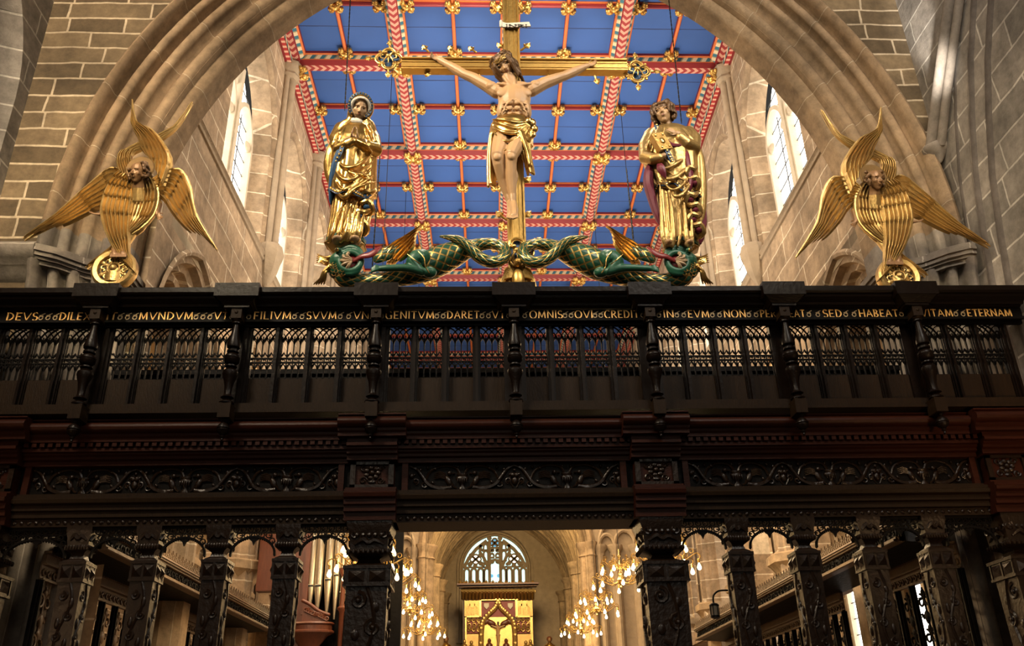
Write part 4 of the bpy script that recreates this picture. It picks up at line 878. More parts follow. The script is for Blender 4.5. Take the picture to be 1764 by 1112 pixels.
# ---------------------------------------------------------------- carved figures on the parapet
YF0 = 9.74
def W(px, py, dy=0): return at(px, py, YF0 + dy)
KM = (at(900, 300, YF0) - at(800, 300, YF0)).length / 100          # metres per pixel there
def skin_limb(mb, pts, rs, n=10): mb.tube(pts, rs, n, ends=True)
def head_prims(mb, c, Rm, h):                            # c = centre of the head, Rm columns: right, forward, up ; h = chin to crown
    E = lambda p, rx, ry, rz, nu=14, nv=10: mb.ell(c + Rm @ (V(p) * h), rx * h, ry * h, rz * h, Rm, nu, nv)
    E((0, -.05, .12), .335, .40, .36); E((0, .10, -.10), .27, .27, .30); E((0, .16, -.36), .125, .12, .11); E((0, .09, -.25), .22, .22, .17)
    for s in (-1, 1):
        E((s * .17, .24, -.10), .10, .09, .10); E((s * .34, -.02, -.02), .05, .09, .12, 8, 6); E((s * .145, .315, .085), .085, .05, .03, 10, 6); E((s * .125, .285, .005), .055, .045, .036, 10, 6)
    mb.tube([c + Rm @ (V((0, .32, .08)) * h), c + Rm @ (V((0, .40, -.06)) * h), c + Rm @ (V((0, .43, -.13)) * h)], [.028 * h, .04 * h, .058 * h], 8, ends=True)
    for s in (-1, 1): E((s * .05, .37, -.145), .038, .04, .03, 8, 6)
    E((0, .335, -.225), .09, .045, .026, 10, 6); E((0, .325, -.268), .075, .045, .028, 10, 6)
def eye_pts(c, Rm, h): return [c + Rm @ (V((s * .125, .32, .01)) * h) for s in (-1, 1)] + [c + Rm @ (V((0, .37, -.246)) * h)] + [c + Rm @ (V((s * q, .34, .098)) * h) for s in (-1, 1) for q in (.10, .15, .19)]
def face_paint(c, Rm, h, base=0, eye=1, lip=2):
    def f(p, n):
        d = Rm.transposed() @ (p - c) / h
        return lip if abs(d.x) < .075 - .9 * abs(d.z + .246) and abs(d.z + .246) < .030 and d.y > .3 else base
    return f
def face_parts(root, c, Rm, h, brow='hair'):             # painted eyes and brows
    for s in (-1, 1):
        m = MB(); m.ell(c + Rm @ (V((s * .128, .318, .006)) * h), .052 * h, .020 * h, .019 * h, Rm, 10, 6); m.build('eye', 'eye', root)
        m = MB(); m.tube([c + Rm @ (V((s * q, y, z)) * h) for q, y, z in ((.055, .352, .075), (.10, .352, .098), (.155, .335, .105), (.205, .295, .088))], [.010 * h, .014 * h, .012 * h, .006 * h], 6, ends=True); m.build('eyebrow', brow, root)
def frame(fwd, up):
    f = V(fwd).normalized(); u = V(up); u = (u - f * u.dot(f)).normalized(); r = f.cross(u); return Matrix((r, f, u)).transposed()
def hand_prims(mb, wrist, d, nrm, L, side, curl=.4, spread=.12):   # d points along the fingers, nrm out of the palm
    d = V(d).normalized(); n = V(nrm); n = (n - d * n.dot(d)).normalized(); t = d.cross(n) * side
    pc = wrist + d * L * .26; Rm = Matrix((t, d, n)).transposed(); mb.ell(pc, L * .21, L * .30, L * .095, Rm, 12, 8); mb.tube([wrist - d * L * .15, wrist + d * L * .12], [L * .15, L * .15], 8, ends=True)
    for k, (o, ln) in enumerate(((.155, .44), (.055, .50), (-.05, .46), (-.145, .36))):
        b = wrist + d * L * .46 + t * L * o; dd = (d + t * spread * (1.5 - k)).normalized(); a1 = curl; p1 = b + (dd * math.cos(a1 * .5) + n * math.sin(a1 * .5)) * L * ln * .42
        p2 = p1 + (dd * math.cos(a1 * 1.4) + n * math.sin(a1 * 1.4)) * L * ln * .33; p3 = p2 + (dd * math.cos(a1 * 2.2) + n * math.sin(a1 * 2.2)) * L * ln * .27
        mb.tube([b - d * L * .1, p1, p2, p3], [L * .058, L * .052, L * .047, L * .038], 8, ends=True)
    b = wrist + d * L * .12 + t * L * .15; p1 = b + (d * .6 + t * .75 + n * .15).normalized() * L * .22; p2 = p1 + (d * .9 + t * .35 + n * .3 * curl).normalized() * L * .2
    mb.tube([b, p1, p2], [L * .075, L * .062, L * .045], 8, ends=True)
def robe_rings(tab, yoff, dep, fold, n=72):              # tab rows: (py, pxl, pxr); front is -Y
    rings = []
    y0, y1 = tab[0][0], tab[-1][0]; N = int((y1 - y0) / 3)
    for i in range(N + 1):
        py = lerp(y0, y1, i / N); xl, xr = interp(tab, py); a = W(xl, py, yoff); b = W(xr, py, yoff); c = (a + b) / 2; hw = (b - a).length / 2; ring_ = []
        for q in range(n):
            th = 2 * PI * q / n; r = 1 + fold(th, (py - y0) / (y1 - y0), c.z); ring_.append(c + V((hw * math.cos(th) * r, hw * dep(py) * math.sin(th) * r, 0)))
        rings.append(ring_)
    return rings
def folds(A0, A1, k, ph, tw=1.2):
    def f(th, v, z):
        a = lerp(A0, A1, v); s = k * th + ph + tw * v * 3 + 1.1 * math.sin(2 * th + v * 4)
        return a * ((abs(math.sin(s / 2)) ** .75) * 1.5 - .9) + a * .35 * math.sin(k * 1.9 * th + 5 * v + ph)
    return f
def hair_prims(mb, c, Rm, h, n, length, rnd, back=True, r0=.10):
    for i in range(n):
        a = lerp(-2.45, 2.45, i / (n - 1)); ox = math.sin(a); oy = -math.cos(a)
        pts = []; L_ = length * (.75 + .5 * rnd.random())
        for j in range(7):
            t = j / 6; wob = .045 * math.sin(j * 1.9 + i * 1.3)
            z = .42 - .15 * t - L_ * t * t * 1.0; rad = .28 + .16 * math.sin(min(t * 2.2, PI / 2)) + wob
            pts.append(c + Rm @ (V((ox * rad, oy * rad * 1.0 - .04, z)) * h))
        mb.tube(pts, [r0 * h * lerp(1, .55, j / 6) for j in range(7)], 8, ends=True)
    mb.ell(c + Rm @ (V((0, -.07, .20)) * h), .375 * h, .43 * h, .34 * h, Rm, 14, 10)

# --- the cross
CXF = 887
zbase = ZC
root = thing('rood_cross', W(887, 493, .12), 'tall gilded cross with trefoil ends rising behind the crucified figure', 'cross')
def Wc(px, py, dy=.15): return W(px, py, dy)
def moulded(mb, p, q, w, d, up=(0, -1, 0)):
    mb.bar(p, q, w, d, up)
    p, q = V(p), V(q); t = (q - p).normalized(); u = V(up); b = t.cross(u)
    for s in (-1, 1): mb.bar(p + b * s * w * .46 + u * d * .55, q + b * s * w * .46 + u * d * .55, w * .10, d * .45, up); mb.bar(p + b * s * w * .20 + u * d * .5, q + b * s * w * .20 + u * d * .5, w * .07, d * .2, up)
xc = W(887, 300, .15).x; YC = YF0 + .17
ZB = ZC + .026
px_top = at(886, -40, YC)
mb = MB(); w_ = 30 * KM; moulded(mb, (xc, YC, ZB), (xc, YC, px_top.z), w_, .12); mb.build('upright', 'gold_o', root)
zl = (at(700, 110, YC).z + at(1080, 120, YC).z) / 2 - .01; xa0, xa1 = at(692, 110, YC).x, at(1080, 120, YC).x
mb = MB(); moulded(mb, (xa0, YC, zl), (xc - w_ * .5, YC, zl), 27 * KM, .11); moulded(mb, (xc + w_ * .5, YC, zl), (xa1, YC, zl), 27 * KM, .11); mb.build('crossbeam', 'gold_o', root)
def leaf(mb, p, a, L, w, Y=None):                        # small gilt leaf on a stalk, in the xz plane
    d = V((math.cos(a), 0, math.sin(a))); t = V((-d.z, 0, d.x)); p = V(p)
    mb.tube([p, p + d * L * .35], w * .14, 6, ends=True)
    pr = [(0, .10), (.2, .5), (.42, .95), (.55, .55), (.68, .72), (.82, .42), (1.0, .04)]
    top = [p + d * L * (.3 + .7 * q) + t * w * .5 * r for q, r in pr]; bot = [p + d * L * (.3 + .7 * q) - t * w * .5 * r for q, r in pr]; mid = [p + d * L * (.3 + .7 * q) + V((0, -w * .16, 0)) for q, r in pr]; bk = [p + d * L * (.3 + .7 * q) + V((0, w * .12, 0)) for q, r in pr]
    mb.loft([[a_, m_, b_, k_] for a_, m_, b_, k_ in zip(top, mid, bot, bk)])
    for s in (-1, 1): mb.ell(p + d * L * .52 + t * w * .26 * s + V((0, -w * .1, 0)), w * .13, w * .13, w * .13, None, 6, 5)
def quatre(name, c, r, tails, par, dark='blue_c'):
    mb = MB(); 
    for k in range(4):
        a = k * PI / 2 + PI / 4 if False else k * PI / 2; q = c + V((math.cos(a), 0, math.sin(a))) * r * .50
        mb.tube([q + V((math.cos(b), 0, math.sin(b))) * r * .50 for b in [a - 2.0 + 4.0 * i / 10 for i in range(11)]], r * .085, 8)
        mb.tube([q + V((math.cos(b), -.03, math.sin(b))) * r * .34 for b in [a - 1.9 + 3.8 * i / 9 for i in range(10)]], r * .04, 6)
    for a in tails: leaf(mb, c + V((math.cos(a), 0, math.sin(a))) * r * .98, a, r * .85, r * .50)
    for k in range(4):
        a = k * PI / 2 + PI / 4
        for s in (-.25, .25): mb.ell(c + V((math.cos(a + s), 0, math.sin(a + s))) * r * .86, r * .11, r * .09, r * .11, None, 7, 5)
        mb.ell(c + V((math.cos(a), 0, math.sin(a))) * r * .97, r * .12, r * .1, r * .12, None, 7, 5)
    rnd = random.Random(int(c.x * 100))                    # small winged beast in the middle
    mb.ell(c + V((0, -.05, 0)), r * .26, r * .2, r * .20, Matrix.Rotation(.4, 3, 'Y'), 10, 7); mb.ell(c + V((-r * .2, -.08, r * .22)), r * .13, r * .13, r * .13, None, 8, 6)
    for s in (-1, 1): mb.tube(cr([c + V((s * r * .1, -.06, r * .05)), c + V((s * r * .45, -.07, r * .25)), c + V((s * r * .6, -.05, -.02)), c + V((s * r * .35, -.05, -r * .2))], 8), [r * .06, r * .1, r * .09, r * .07, r * .07, r * .06, r * .05, r * .03], 6)
    for s in (-.3, 0, .3): mb.tube([c + V((s * r * .5, -.06, -r * .1)), c + V((s * r, -.07, -r * .38)), c + V((s * r * 1.3, -.05, -r * .6))], [r * .07, r * .05, r * .03], 6)
    mb.build(name, 'gold_o', par)
    b = MB(); b.lathe([(r * .62, 0), (r * .62, .03)], 20, c + V((0, .06, 0)), Matrix.Rotation(PI / 2, 3, 'X'))
    for k in range(4): b.lathe([(r * .44, 0), (r * .44, .03)], 16, c + V((math.cos(k * PI / 2) * r * .5, .061, math.sin(k * PI / 2) * r * .5)), Matrix.Rotation(PI / 2, 3, 'X'))
    b.build('painted_ground', dark, par)
RQ = 25 * KM
quatre('trefoil_end', at(670, 101, YC), RQ, (0.0 + PI, PI / 2, -PI / 2), root); quatre('trefoil_end', at(1097, 123, YC), RQ, (0, PI / 2, -PI / 2), root); quatre('quatrefoil_medallion', V((xc, YC - .10, at(889, 441, YC).z)), 27 * KM, (.6,), root, 'blue_c')
def crocket(px, py, a, L, w): mb = MB(); leaf(mb, at(px, py, YC), a, L * KM, w * KM); mb.build('leaf_crocket', 'gold_o', root)
for px, py, a in ((740, 122, -1.9), (825, 131, -1.2), (820, 93, 2.4), (785, 92, 2.4), (1025, 134, -1.3), (945, 132, -1.8), (965, 98, .9), (738, 92, 2.2)): crocket(px, py - 3, a, 20, 15)
for py in (12, 78, 310, 370): crocket(898, py + 8, .75, 24, 17); crocket(872, py + 8, PI - .75, 24, 17)
mb = MB(); z0, z1 = ZB, at(889, 462, YC).z                # eagle pedestal below the medallion
mb.box(xc - .17, xc + .17, YC - .06, YC + .12, z0, z1 - .02); b = MB()
mb.ell((xc, YC - .14, lerp(z0, z1, .45)), .085, .09, .16, None, 12, 8); mb.ell((xc, YC - .19, lerp(z0, z1, .95)), .055, .07, .06, None, 10, 8); mb.tube([(xc, YC - .24, z1 - .03), (xc + .01, YC - .28, z1 - .06)], [.025, .008], 6, ends=True)
for s in (-1, 1):
    for i in range(7): mb.tube(cr([(xc + s * .06, YC - .13, lerp(z0, z1, .72) - i * .012), (xc + s * (.13 + .013 * i), YC - .12, lerp(z0, z1, .85) - i * .03), (xc + s * (.19 - .002 * i), YC - .10, lerp(z0, z1, .5) - i * .055), (xc + s * (.19 - .012 * i), YC - .1, z0 + .02)], 8), [.014, .02, .022, .022, .02, .018, .015, .008], 6)
for i in range(14): mb.ell((xc + (random.random() - .5) * .3, YC - .13, z0 + .03 + random.random() * .12), .028, .03, .022, None, 7, 5)
mb.build('eagle_pedestal', 'gold_o', root)
# title scroll
sc = [at(863, 41, YC - .10), at(869, 43.5, YC - .10), at(880, 43.8, YC - .11), at(900, 42.5, YC - .11), at(913, 42.0, YC - .09)]
mb = MB(); mb.strip(cr(sc, 14), 11 * KM, .02, (0, -1, 0)); mb.tube([sc[0] + V((0, -.0, .05)), sc[0] + V((0, 0, -.05))], .022, 8, ends=True)
scr = mb.build('title_scroll', 'white', root)
mb = MB(); lettering(mb, 'INRI', at(871, 43, YC - .13).x, at(908, 43, YC - .13).x, at(890, 47, YC - .128).z, 7.0 * KM, YC - .128, .01, .17)
for px in (878, 890, 901): mb.ell(at(px, 43, YC - .128), .008, .008, .008, None, 6, 4)
mb.build('lettering', 'ink', scr)

# --- the crucified figure
def crucified():
    root = thing('crucified_figure', W(882, 375, -.05), 'carved limewood crucified man with a thorn crown and gilded loincloth', 'statue')
    mb = MB(); L = lambda pts, rs: skin_limb(mb, [W(*p) for p in pts], [r * KM for r in rs], 12)
    # arms
    L([(856, 158, .02), (838, 147, .03), (815, 134, .05), (800, 128, .06), (783, 118, .08), (765, 108, .09), (757, 103, .09)], [13, 11.5, 10, 8.6, 8.8, 7, 5.6])
    L([(915, 155, .02), (938, 143, .03), (960, 135, .05), (972, 131, .06), (988, 124, .08), (1003, 117, .09), (1011, 114, .09)], [13, 11.5, 10, 8.6, 8.8, 7, 5.6])
    for px, py in ((846, 149), (922, 147)): mb.ell(W(px, py, -.01), 11.5 * KM, 10 * KM, 9.5 * KM)
    hand_prims(mb, W(755, 103, .085), V((-.85, -.1, .45)), V((.1, -1, .1)), 23 * KM, 1, .75, .08); hand_prims(mb, W(1013, 113, .085), V((.9, -.1, .30)), V((-.1, -1, .1)), 23 * KM, -1, .75, .08)
    # trunk
    E = lambda px, py, dy, a, b, c, ry=0: mb.ell(W(px, py, dy), a * KM, b * KM, c * KM, Matrix.Rotation(ry, 3, 'Y'), 16, 12)
    E(886, 170, 0, 30, 19, 33); E(886, 152, .02, 37, 14, 13); E(884, 205, .02, 22.5, 14, 30); E(881, 232, .03, 26, 17, 22); E(865, 186, .01, 9, 14, 24, .2); E(906, 186, .01, 9, 14, 24, -.2)
    for s, px in ((-1, 871), (1, 900)): E(px, 159, -.086, 17, 5.5, 10.5, s * .15)
    for s in (-1, 1):
        for k, py in enumerate((176, 186, 197)): E(884.5 + s * 6.6, py, -.118 + .008 * k, 5.8, 3.6, 5.0)
        for k in range(4): mb.tube([W(886 + s * (13 + k * 1.0), 177 + k * 5.5, -.118), W(886 + s * (20 + k * .3), 179 + k * 7, -.092), W(886 + s * (25 - k), 178 + k * 8.5, -.03)], [1.2 * KM, 2.0 * KM, 1.2 * KM], 6, ends=True)
        mb.tube([W(886 + s * 3, 171, -.142), W(886 + s * 14, 180, -.125), W(886 + s * 22, 198, -.075)], [1.6 * KM, 2.2 * KM, 1.6 * KM], 6, ends=True); mb.tube([W(886 + s * 4, 147, -.10), W(886 + s * 28, 144, -.07)], 3 * KM, 6, ends=True)
    E(883, 220, -.125, 11, 6, 9)
    # neck
    L([(884, 152, 0), (879, 140, -.03), (874, 128, -.05)], [13.5, 11.5, 11])
    for s in (-1, 1): mb.tube([W(884 + s * 4, 150, -.10), W(874 + s * 10, 128, -.08)], 3.2 * KM, 6, ends=True)
    # legs: right (viewer left) and left crossing below
    L([(867, 234, .01), (862, 252, -.09), (857, 268, -.165), (859, 283, -.12), (866, 310, .0), (874, 335, .06), (879, 350, .075)], [17, 15.5, 11.5, 10, 9.5, 6.8, 5.8])
    L([(897, 236, .01), (888, 252, -.10), (881, 267, -.185), (880, 282, -.14), (881, 310, -.06), (883, 335, -.01), (884, 350, .0)], [17, 15.5, 11.5, 10, 9.5, 6.8, 5.8])
    for p, k in (((857, 270, -.20), 1), ((881, 269, -.22), 1)): mb.ell(W(*p), 8 * KM, 6 * KM, 8.5 * KM)
    for p in ((868, 303, .07), (884, 303, .02)): mb.ell(W(*p), 9 * KM, 8.5 * KM, 19 * KM)
    L([(879, 350, .05), (881, 360, .0), (879, 372, -.07)], [6.6, 7.2, 6]); L([(884, 350, 0), (885.5, 360, -.06), (886, 371, -.13)], [6.6, 7.2, 6])
    for i in range(5):
        mb.tube([W(874.5 + i * 2.6, 370, -.08), W(873.5 + i * 2.7, 376 - abs(i - 3) * .5, -.115)], [2.2 * KM, (1.9 if i < 4 else 2.6) * KM], 6, ends=True); mb.tube([W(881 + i * 2.6, 369, -.13), W(880.5 + i * 2.7, 376 - abs(i - 1) * .6, -.165)], [2.2 * KM, (2.6 if i < 1 else 1.9) * KM], 6, ends=True)
    hc = W(868, 113, -.10); h = 47 * KM; Rm = frame((-.12, -1, -.80), (-.58, -.35, .85))
    head_prims(mb, hc, Rm, h)
    mb.tube([hc + Rm @ (V((s * .05, .27, -.42)) * h) for s in (-1, 0, 1)], .07 * h, 6, ends=True)
    remesh(mb, 'body', ['flesh', 'eye', 'lip'], root, .0066, 2, face_paint(hc, Rm, h)); face_parts(root, hc, Rm, h)
    # hair and beard
    hb = MB(); rnd = random.Random(2); hair_prims(hb, hc, Rm, h, 17, .72, rnd)
    for s in (-1, 1):
        for k in range(4 if s < 0 else 2): hb.tube(cr([hc + Rm @ (V((s * .30, .05, .15)) * h), hc + Rm @ (V((s * (.38 + .03 * k), .05 - .06 * k, -.15)) * h), hc + Rm @ (V((s * .33, .10 - .08 * k, -.42)) * h), hc + Rm @ (V((s * (.36 - .02 * k), .16 - .1 * k, -.78 - .1 * k)) * h)], 9), [.085 * h, .09 * h, .08 * h, .085 * h, .08 * h, .075 * h, .07 * h, .055 * h, .03 * h], 8, ends=True)
    for k in range(7): hb.ell(hc + Rm @ (V(((k - 3) * .062, .26 - abs(k - 3) * .045, -.44 + abs(k - 3) * .05)) * h), .06 * h, .06 * h, .085 * h, None, 8, 6)
    remesh(hb, 'hair', ['hair'], root, .0085, 1)
    cb = MB()
    for q in range(3): cb.tube([hc + Rm @ (V((.385 * math.cos(a), .43 * math.sin(a) - .05, .24 + .06 * math.sin(a * 5 + q * 2.1))) * h) for a in [i * 2 * PI / 40 for i in range(40)]], .042 * h, 7, True)
    for i in range(18): a = i * 2 * PI / 18; p = hc + Rm @ (V((.40 * math.cos(a), .44 * math.sin(a) - .05, .24)) * h); cb.tube([p, p + Rm @ V((.10 * math.cos(a + .5), .10 * math.sin(a + .5), .05 * (-1) ** i)) * h], [.02 * h, .004 * h], 5)
    cb.build('thorn_crown', 'gold_d', root)
    # loincloth
    lc = MB()
    tab = [(205, 855, 909), (209, 851, 913), (216, 848, 917), (225, 847, 917), (236, 847, 916)]
    R1 = robe_rings(tab, .03, lambda y: .68, lambda t, v, z: .035 * math.sin(v * 15 + 2.6 * t + 1.5 * math.sin(t)) + .04 * (v > .2))
    # hem slants down to the viewer's right
    for ri, r in enumerate(R1):
        v = ri / (len(R1) - 1)
        for q, p in enumerate(r):
            th = 2 * PI * q / len(r); p.z -= (.06 + .10 * math.cos(th - .1) * 1.0 + .07 * max(0, -math.sin(th))) * v * 1.0; p.y -= .03 * v * max(0, -math.sin(th))
    lc.loft(R1)
    for y0, y1, y2, y3, r in ((206, 206, 211, 209, 2.8), (210, 214, 221, 211, 2.4), (217, 227, 229, 213, 2.8), (224, 242, 238, 214, 2.4), (236, 258, 250, 218, 2.0)): lc.tube(cr([W(848, y0, -.08), W(866, y1, -.185), W(890, y2, -.19), W(914, y3, -.11)], 14), [r * .4 * KM, r * KM, r * 1.1 * KM, r * KM, r * .5 * KM], 7, ends=True)
    def drape(pts, w0, w1, k=5): 
        pts = cr(pts, 12); n = len(pts)
        for j in range(k):
            o = (j - (k - 1) / 2) / k
            lc.tube([p + V((o * lerp(w0, w1, i / (n - 1)) * KM, .035 * math.cos(j * 2.4), 0)) for i, p in enumerate(pts)], [lerp(w0, w1, i / (n - 1)) / k * .85 * KM for i in range(n)], 7, ends=True)
    drape([W(852, 212, -.02), W(848, 240, .01), W(846, 275, .03), W(847, 318, .03)], 12, 15, 4)
    drape([W(908, 225, -.10), W(906, 250, -.08), W(910, 275, -.05), W(915, 298, -.03)], 16, 13, 4)
    drape([W(895, 228, -.17), W(902, 248, -.15), W(908, 268, -.10), W(911, 285, -.07)], 12, 12, 3)
    for p, r in (((916, 212, -.10), 8), ((921, 222, -.08), 6.5), ((919, 232, -.07), 5), ((911, 208, -.13), 6.5)): lc.ell(W(*p), r * KM, r * KM * .9, r * KM * 1.15)
    remesh(lc, 'loincloth', ['gold'], root, .0085, 3)
crucified()
def base_block(root, px, py0, py1, hw, dep, name='plinth'):
    c0 = W(px, py1, .02); c1 = W(px, py0, .02); mb = MB(); r = hw * KM / math.cos(PI / 8)
    mb.lathe([(r * .62, c0.z), (r * .74, c0.z + .03), (r * 1.02, lerp(c0.z, c1.z, .72)), (r * 1.08, lerp(c0.z, c1.z, .74)), (r * 1.08, lerp(c0.z, c1.z, .80)), (r * .98, lerp(c0.z, c1.z, .82)), (r * .98, c1.z)], 8, (c0.x, YF0 + .04, 0), Matrix.Rotation(PI / 8, 3, 'Z'), 1, dep)
    mb.build(name, 'gold_d', root, ang=20)
    mb = MB(); mb.lathe([(r * .98, c1.z), (r * 1.0, c1.z + .05), (r * .9, c1.z + .075)], 14, (c0.x, YF0 + .04, 0), None, 1, dep); mb.build('green_ground', 'green', root)
def hem_band(pts, root, name='embroidered_hem', k_=1.0):
    mb = MB(); k = len(pts); mb.strip(pts, .055 * k_, .02); mb.build(name, 'blue_c', root)
    g = MB()
    for i in range(0, k): g.ell(pts[i] + V((0, -.012, 0)), .017 * k_, .012, .02 * k_, None, 6, 5)
    g.build('hem_studs', 'gold', root)
def cascade(mb, mb2, px, py, n, dx, w, dy=-.12):         # stacked swallow-tail folds
    for i in range(n):
        p = W(px + dx * i, py + i * 17, dy + .02 * (i % 2)); s = 1 if i % 2 else -1
        pts = cr([p + V((-s * w * KM, 0, .05)), p + V((-s * w * .3 * KM, -.06, -.03)), p + V((s * w * .5 * KM, -.07, -.02)), p + V((s * w * KM, -.02, -.10)), p + V((s * w * .5 * KM, .04, -.14)), p + V((-s * w * .2 * KM, .02, -.10))], 14)
        mb.tube(pts, [.028, .034, .038, .04, .04, .042, .044, .046, .046, .044, .04, .036, .03, .022], 8, ends=True); mb2.ell(p + V((s * w * .35 * KM, -.03, -.085)), w * .65 * KM, .055, .04, Matrix.Rotation(s * .35, 3, 'Y'), 10, 6)

# --- praying woman
def mary():
    root = thing('praying_woman_statue', W(598, 436, .04), 'gilded statue of a hooded praying woman standing above the left dragon head', 'statue')
    base_block(root, 594, 419, 437, 31, .8)
    hc = W(621, 187, -.14); h = 42 * KM; Rm = frame((.15, -1, -.70), (.22, -.35, .9))
    mb = MB(); head_prims(mb, hc, Rm, h); mb.ell(hc + Rm @ (V((0, .06, -.12)) * h), .33 * h, .31 * h, .38 * h, Rm)
    skin_limb(mb, [hc + Rm @ (V((0, -.05, -.25)) * h), W(613, 212, -.06), W(609, 235, .02)], [.2 * h, .2 * h, .3 * h]); mb.ell(W(608, 260, .04), 26 * KM, 17 * KM, 50 * KM)
    skin_limb(mb, [W(589, 224, .0), W(588, 250, -.12), W(608, 236, -.26)], [9 * KM, 8 * KM, 5.5 * KM]); skin_limb(mb, [W(632, 224, .0), W(640, 254, -.12), W(622, 243, -.26)], [9 * KM, 8 * KM, 5.5 * KM])
    hand_prims(mb, W(605, 238, -.265), V((.22, -.30, 1)), V((1, -.1, 0)), 22 * KM, -1, .12, .03); hand_prims(mb, W(616, 239, -.265), V((-.05, -.30, 1)), V((-1, -.1, 0)), 22 * KM, 1, .12, .03)
    for px in (582, 612): mb.ell(W(px, 414, -.17), 10 * KM, 15 * KM, 6 * KM)
    mb.ell(W(600, 340, .03), 15 * KM, 12 * KM, 75 * KM)
    remesh(mb, 'body', ['flesh_w', 'eye', 'lip'], root, .0068, 2, face_paint(hc, Rm, h)); face_parts(root, hc, Rm, h)
    # robe
    rb = MB(); tab = [(216, 592, 634), (226, 580, 643), (240, 574, 648), (262, 572, 646), (290, 574, 644), (320, 574, 644), (350, 572, 642), (380, 569, 636), (402, 565, 626), (416, 563, 622)]
    rb.loft(robe_rings(tab, .04, lambda y: lerp(.62, .74, (y - 216) / 200), folds(.02, .105, 10, .6, .8)))
    for x0, y0, x1, x2, r in ((592, 352, 574, 566, .030), (600, 342, 586, 578, .022), (607, 350, 598, 588, .034), (618, 340, 606, 598, .020), (622, 352, 614, 607, .032), (630, 362, 622, 617, .024)):   # fold ridges breaking over the feet
        rb.tube(cr([W(x0, y0, -.17), W(lerp(x0, x1, .6), lerp(y0, 390, .5), -.21), W(x1, 396, -.24), W(x2, 415, -.20)], 12), [.006, r * .8, r, r * 1.2, r * .9], 8, ends=True)
    remesh(rb, 'robe', ['gold'], root, .011, 2)
    # mantle with sleeves
    mt = MB(); tabm = [(212, 600, 631), (218, 591, 637), (228, 581, 644), (245, 572, 650), (265, 567, 650), (290, 567, 649), (318, 568, 649), (334, 569, 648)]
    RR = robe_rings(tabm, .02, lambda y: lerp(.66, .80, min(1, (y - 212) / 60)), folds(.015, .085, 9, 2.1, 1.8))
    hem = []
    last = RR[-1]; n = len(last)
    for q, p in enumerate(last):                         # hem sags to the front
        pass
    for ri, r in enumerate(RR):
        v = ri / (len(RR) - 1)
        for q, p in enumerate(r):
            th = 2 * PI * q / n; p.z -= v * v * (.16 * max(0, -math.sin(th)) * (1 + .5 * math.cos(th + .4)) + .03 * math.sin(5 * th))
    mt.loft(RR)
    hem = [RR[-1][q % n] + V((0, -.022, .03)) for q in range(n // 2 - 1, n + 2)]
    skin_limb(mt, [W(588, 222, .02), W(579, 240, -.04), W(585, 258, -.15), W(600, 248, -.235), W(607, 243, -.25)], [13 * KM, 13.5 * KM, 12 * KM, 9.5 * KM, 8 * KM], 14)
    skin_limb(mt, [W(634, 222, .02), W(643, 240, -.04), W(646, 258, -.13), W(632, 252, -.235), W(619, 245, -.26)], [12 * KM, 13 * KM, 13 * KM, 10.5 * KM, 8.5 * KM], 14)
    for i in range(6): mt.tube(cr([W(640 - i * 4, 262 - i * 3.2, -.22), W(632 - i * 3.2, 250 - i * 1.6, -.335), W(628 - i * 2.6, 240, -.28)], 7), .017, 6, ends=True)
    for ax, ay, bx, by, cx_, cy_, dx, dy_, r in ((577, 272, 594, 288, 616, 284, 644, 262, .026), (574, 285, 590, 308, 612, 306, 647, 272, .034), (573, 303, 588, 326, 608, 318, 640, 290, .024), (583, 276, 602, 296, 620, 300, 640, 305, .018), (575, 322, 592, 340, 606, 328, 646, 300, .036), (600, 345, 612, 326, 628, 318, 648, 312, .022)):
        mt.tube(cr([W(ax, ay, -.12), W(bx, by, -.25), W(cx_, cy_, -.265), W(dx, dy_, -.14)], 16), [.004, r * .8, r, r * .8, .004], 8, ends=True)
    mt.tube(cr([W(586, 232, -.02), W(572, 262, -.05), W(566, 290, -.02), W(570, 318, .02)], 10), [.06, .085, .09, .09, .085, .08, .07, .06, .05, .03], 9, ends=True)
    for ax, ay, bx, by, cx_, cy_, r in ((600, 212, 588, 232, 580, 262, .020), (606, 214, 596, 236, 590, 262, .016), (633, 212, 643, 230, 648, 256, .020), (627, 214, 634, 232, 640, 250, .015), (596, 216, 581, 230, 572, 250, .022)):
        mt.tube(cr([W(ax, ay, -.10), W(bx, by, -.19), W(cx_, cy_, -.17)], 10), [r * .5, r, r * .8], 7, ends=True)
    # hood
    o = [hc + Rm @ (V((.47 * math.sin(a), .12 - .06 * math.cos(a), .05 + .50 * math.cos(a))) * h) for a in [lerp(-2.5, 2.5, i / 20) for i in range(21)]]
    mt.tube(o, .055 * h, 8, ends=True)
    for k in range(6):
        t = k / 5; mt.tube([hc + Rm @ (V(((.47 - .06 * t) * math.sin(a), .10 - .62 * t, .05 - .02 * t + (.50 - .03 * t) * math.cos(a))) * h) for a in [lerp(-2.4, 2.4, i / 20) for i in range(21)]], .09 * h, 8, ends=True)
    mt.ell(hc + Rm @ (V((0, -.42, -.05)) * h), .40 * h, .22 * h, .50 * h, Rm)
    for s, x1 in ((-1, 590), (1, 638)):
        mt.tube(cr([hc + Rm @ (V((s * -.40, -.05, -.28)) * h), W(lerp(621, x1, .55), 208, -.06), W(x1, 222, -.03), W(x1 + s * 2, 236, -.06)], 9), [.10 * h, .14 * h, .18 * h, .22 * h, .26 * h, .27 * h, .26 * h, .24 * h, .2 * h], 9, ends=True)
    remesh(mt, 'mantle', ['gold'], root, .011, 2)
    hem_band(hem[::1], root)
    hb = [o_ + V((0, -.035, 0)) for o_ in o]; hem_band(hb, root, 'hood_border', .62)
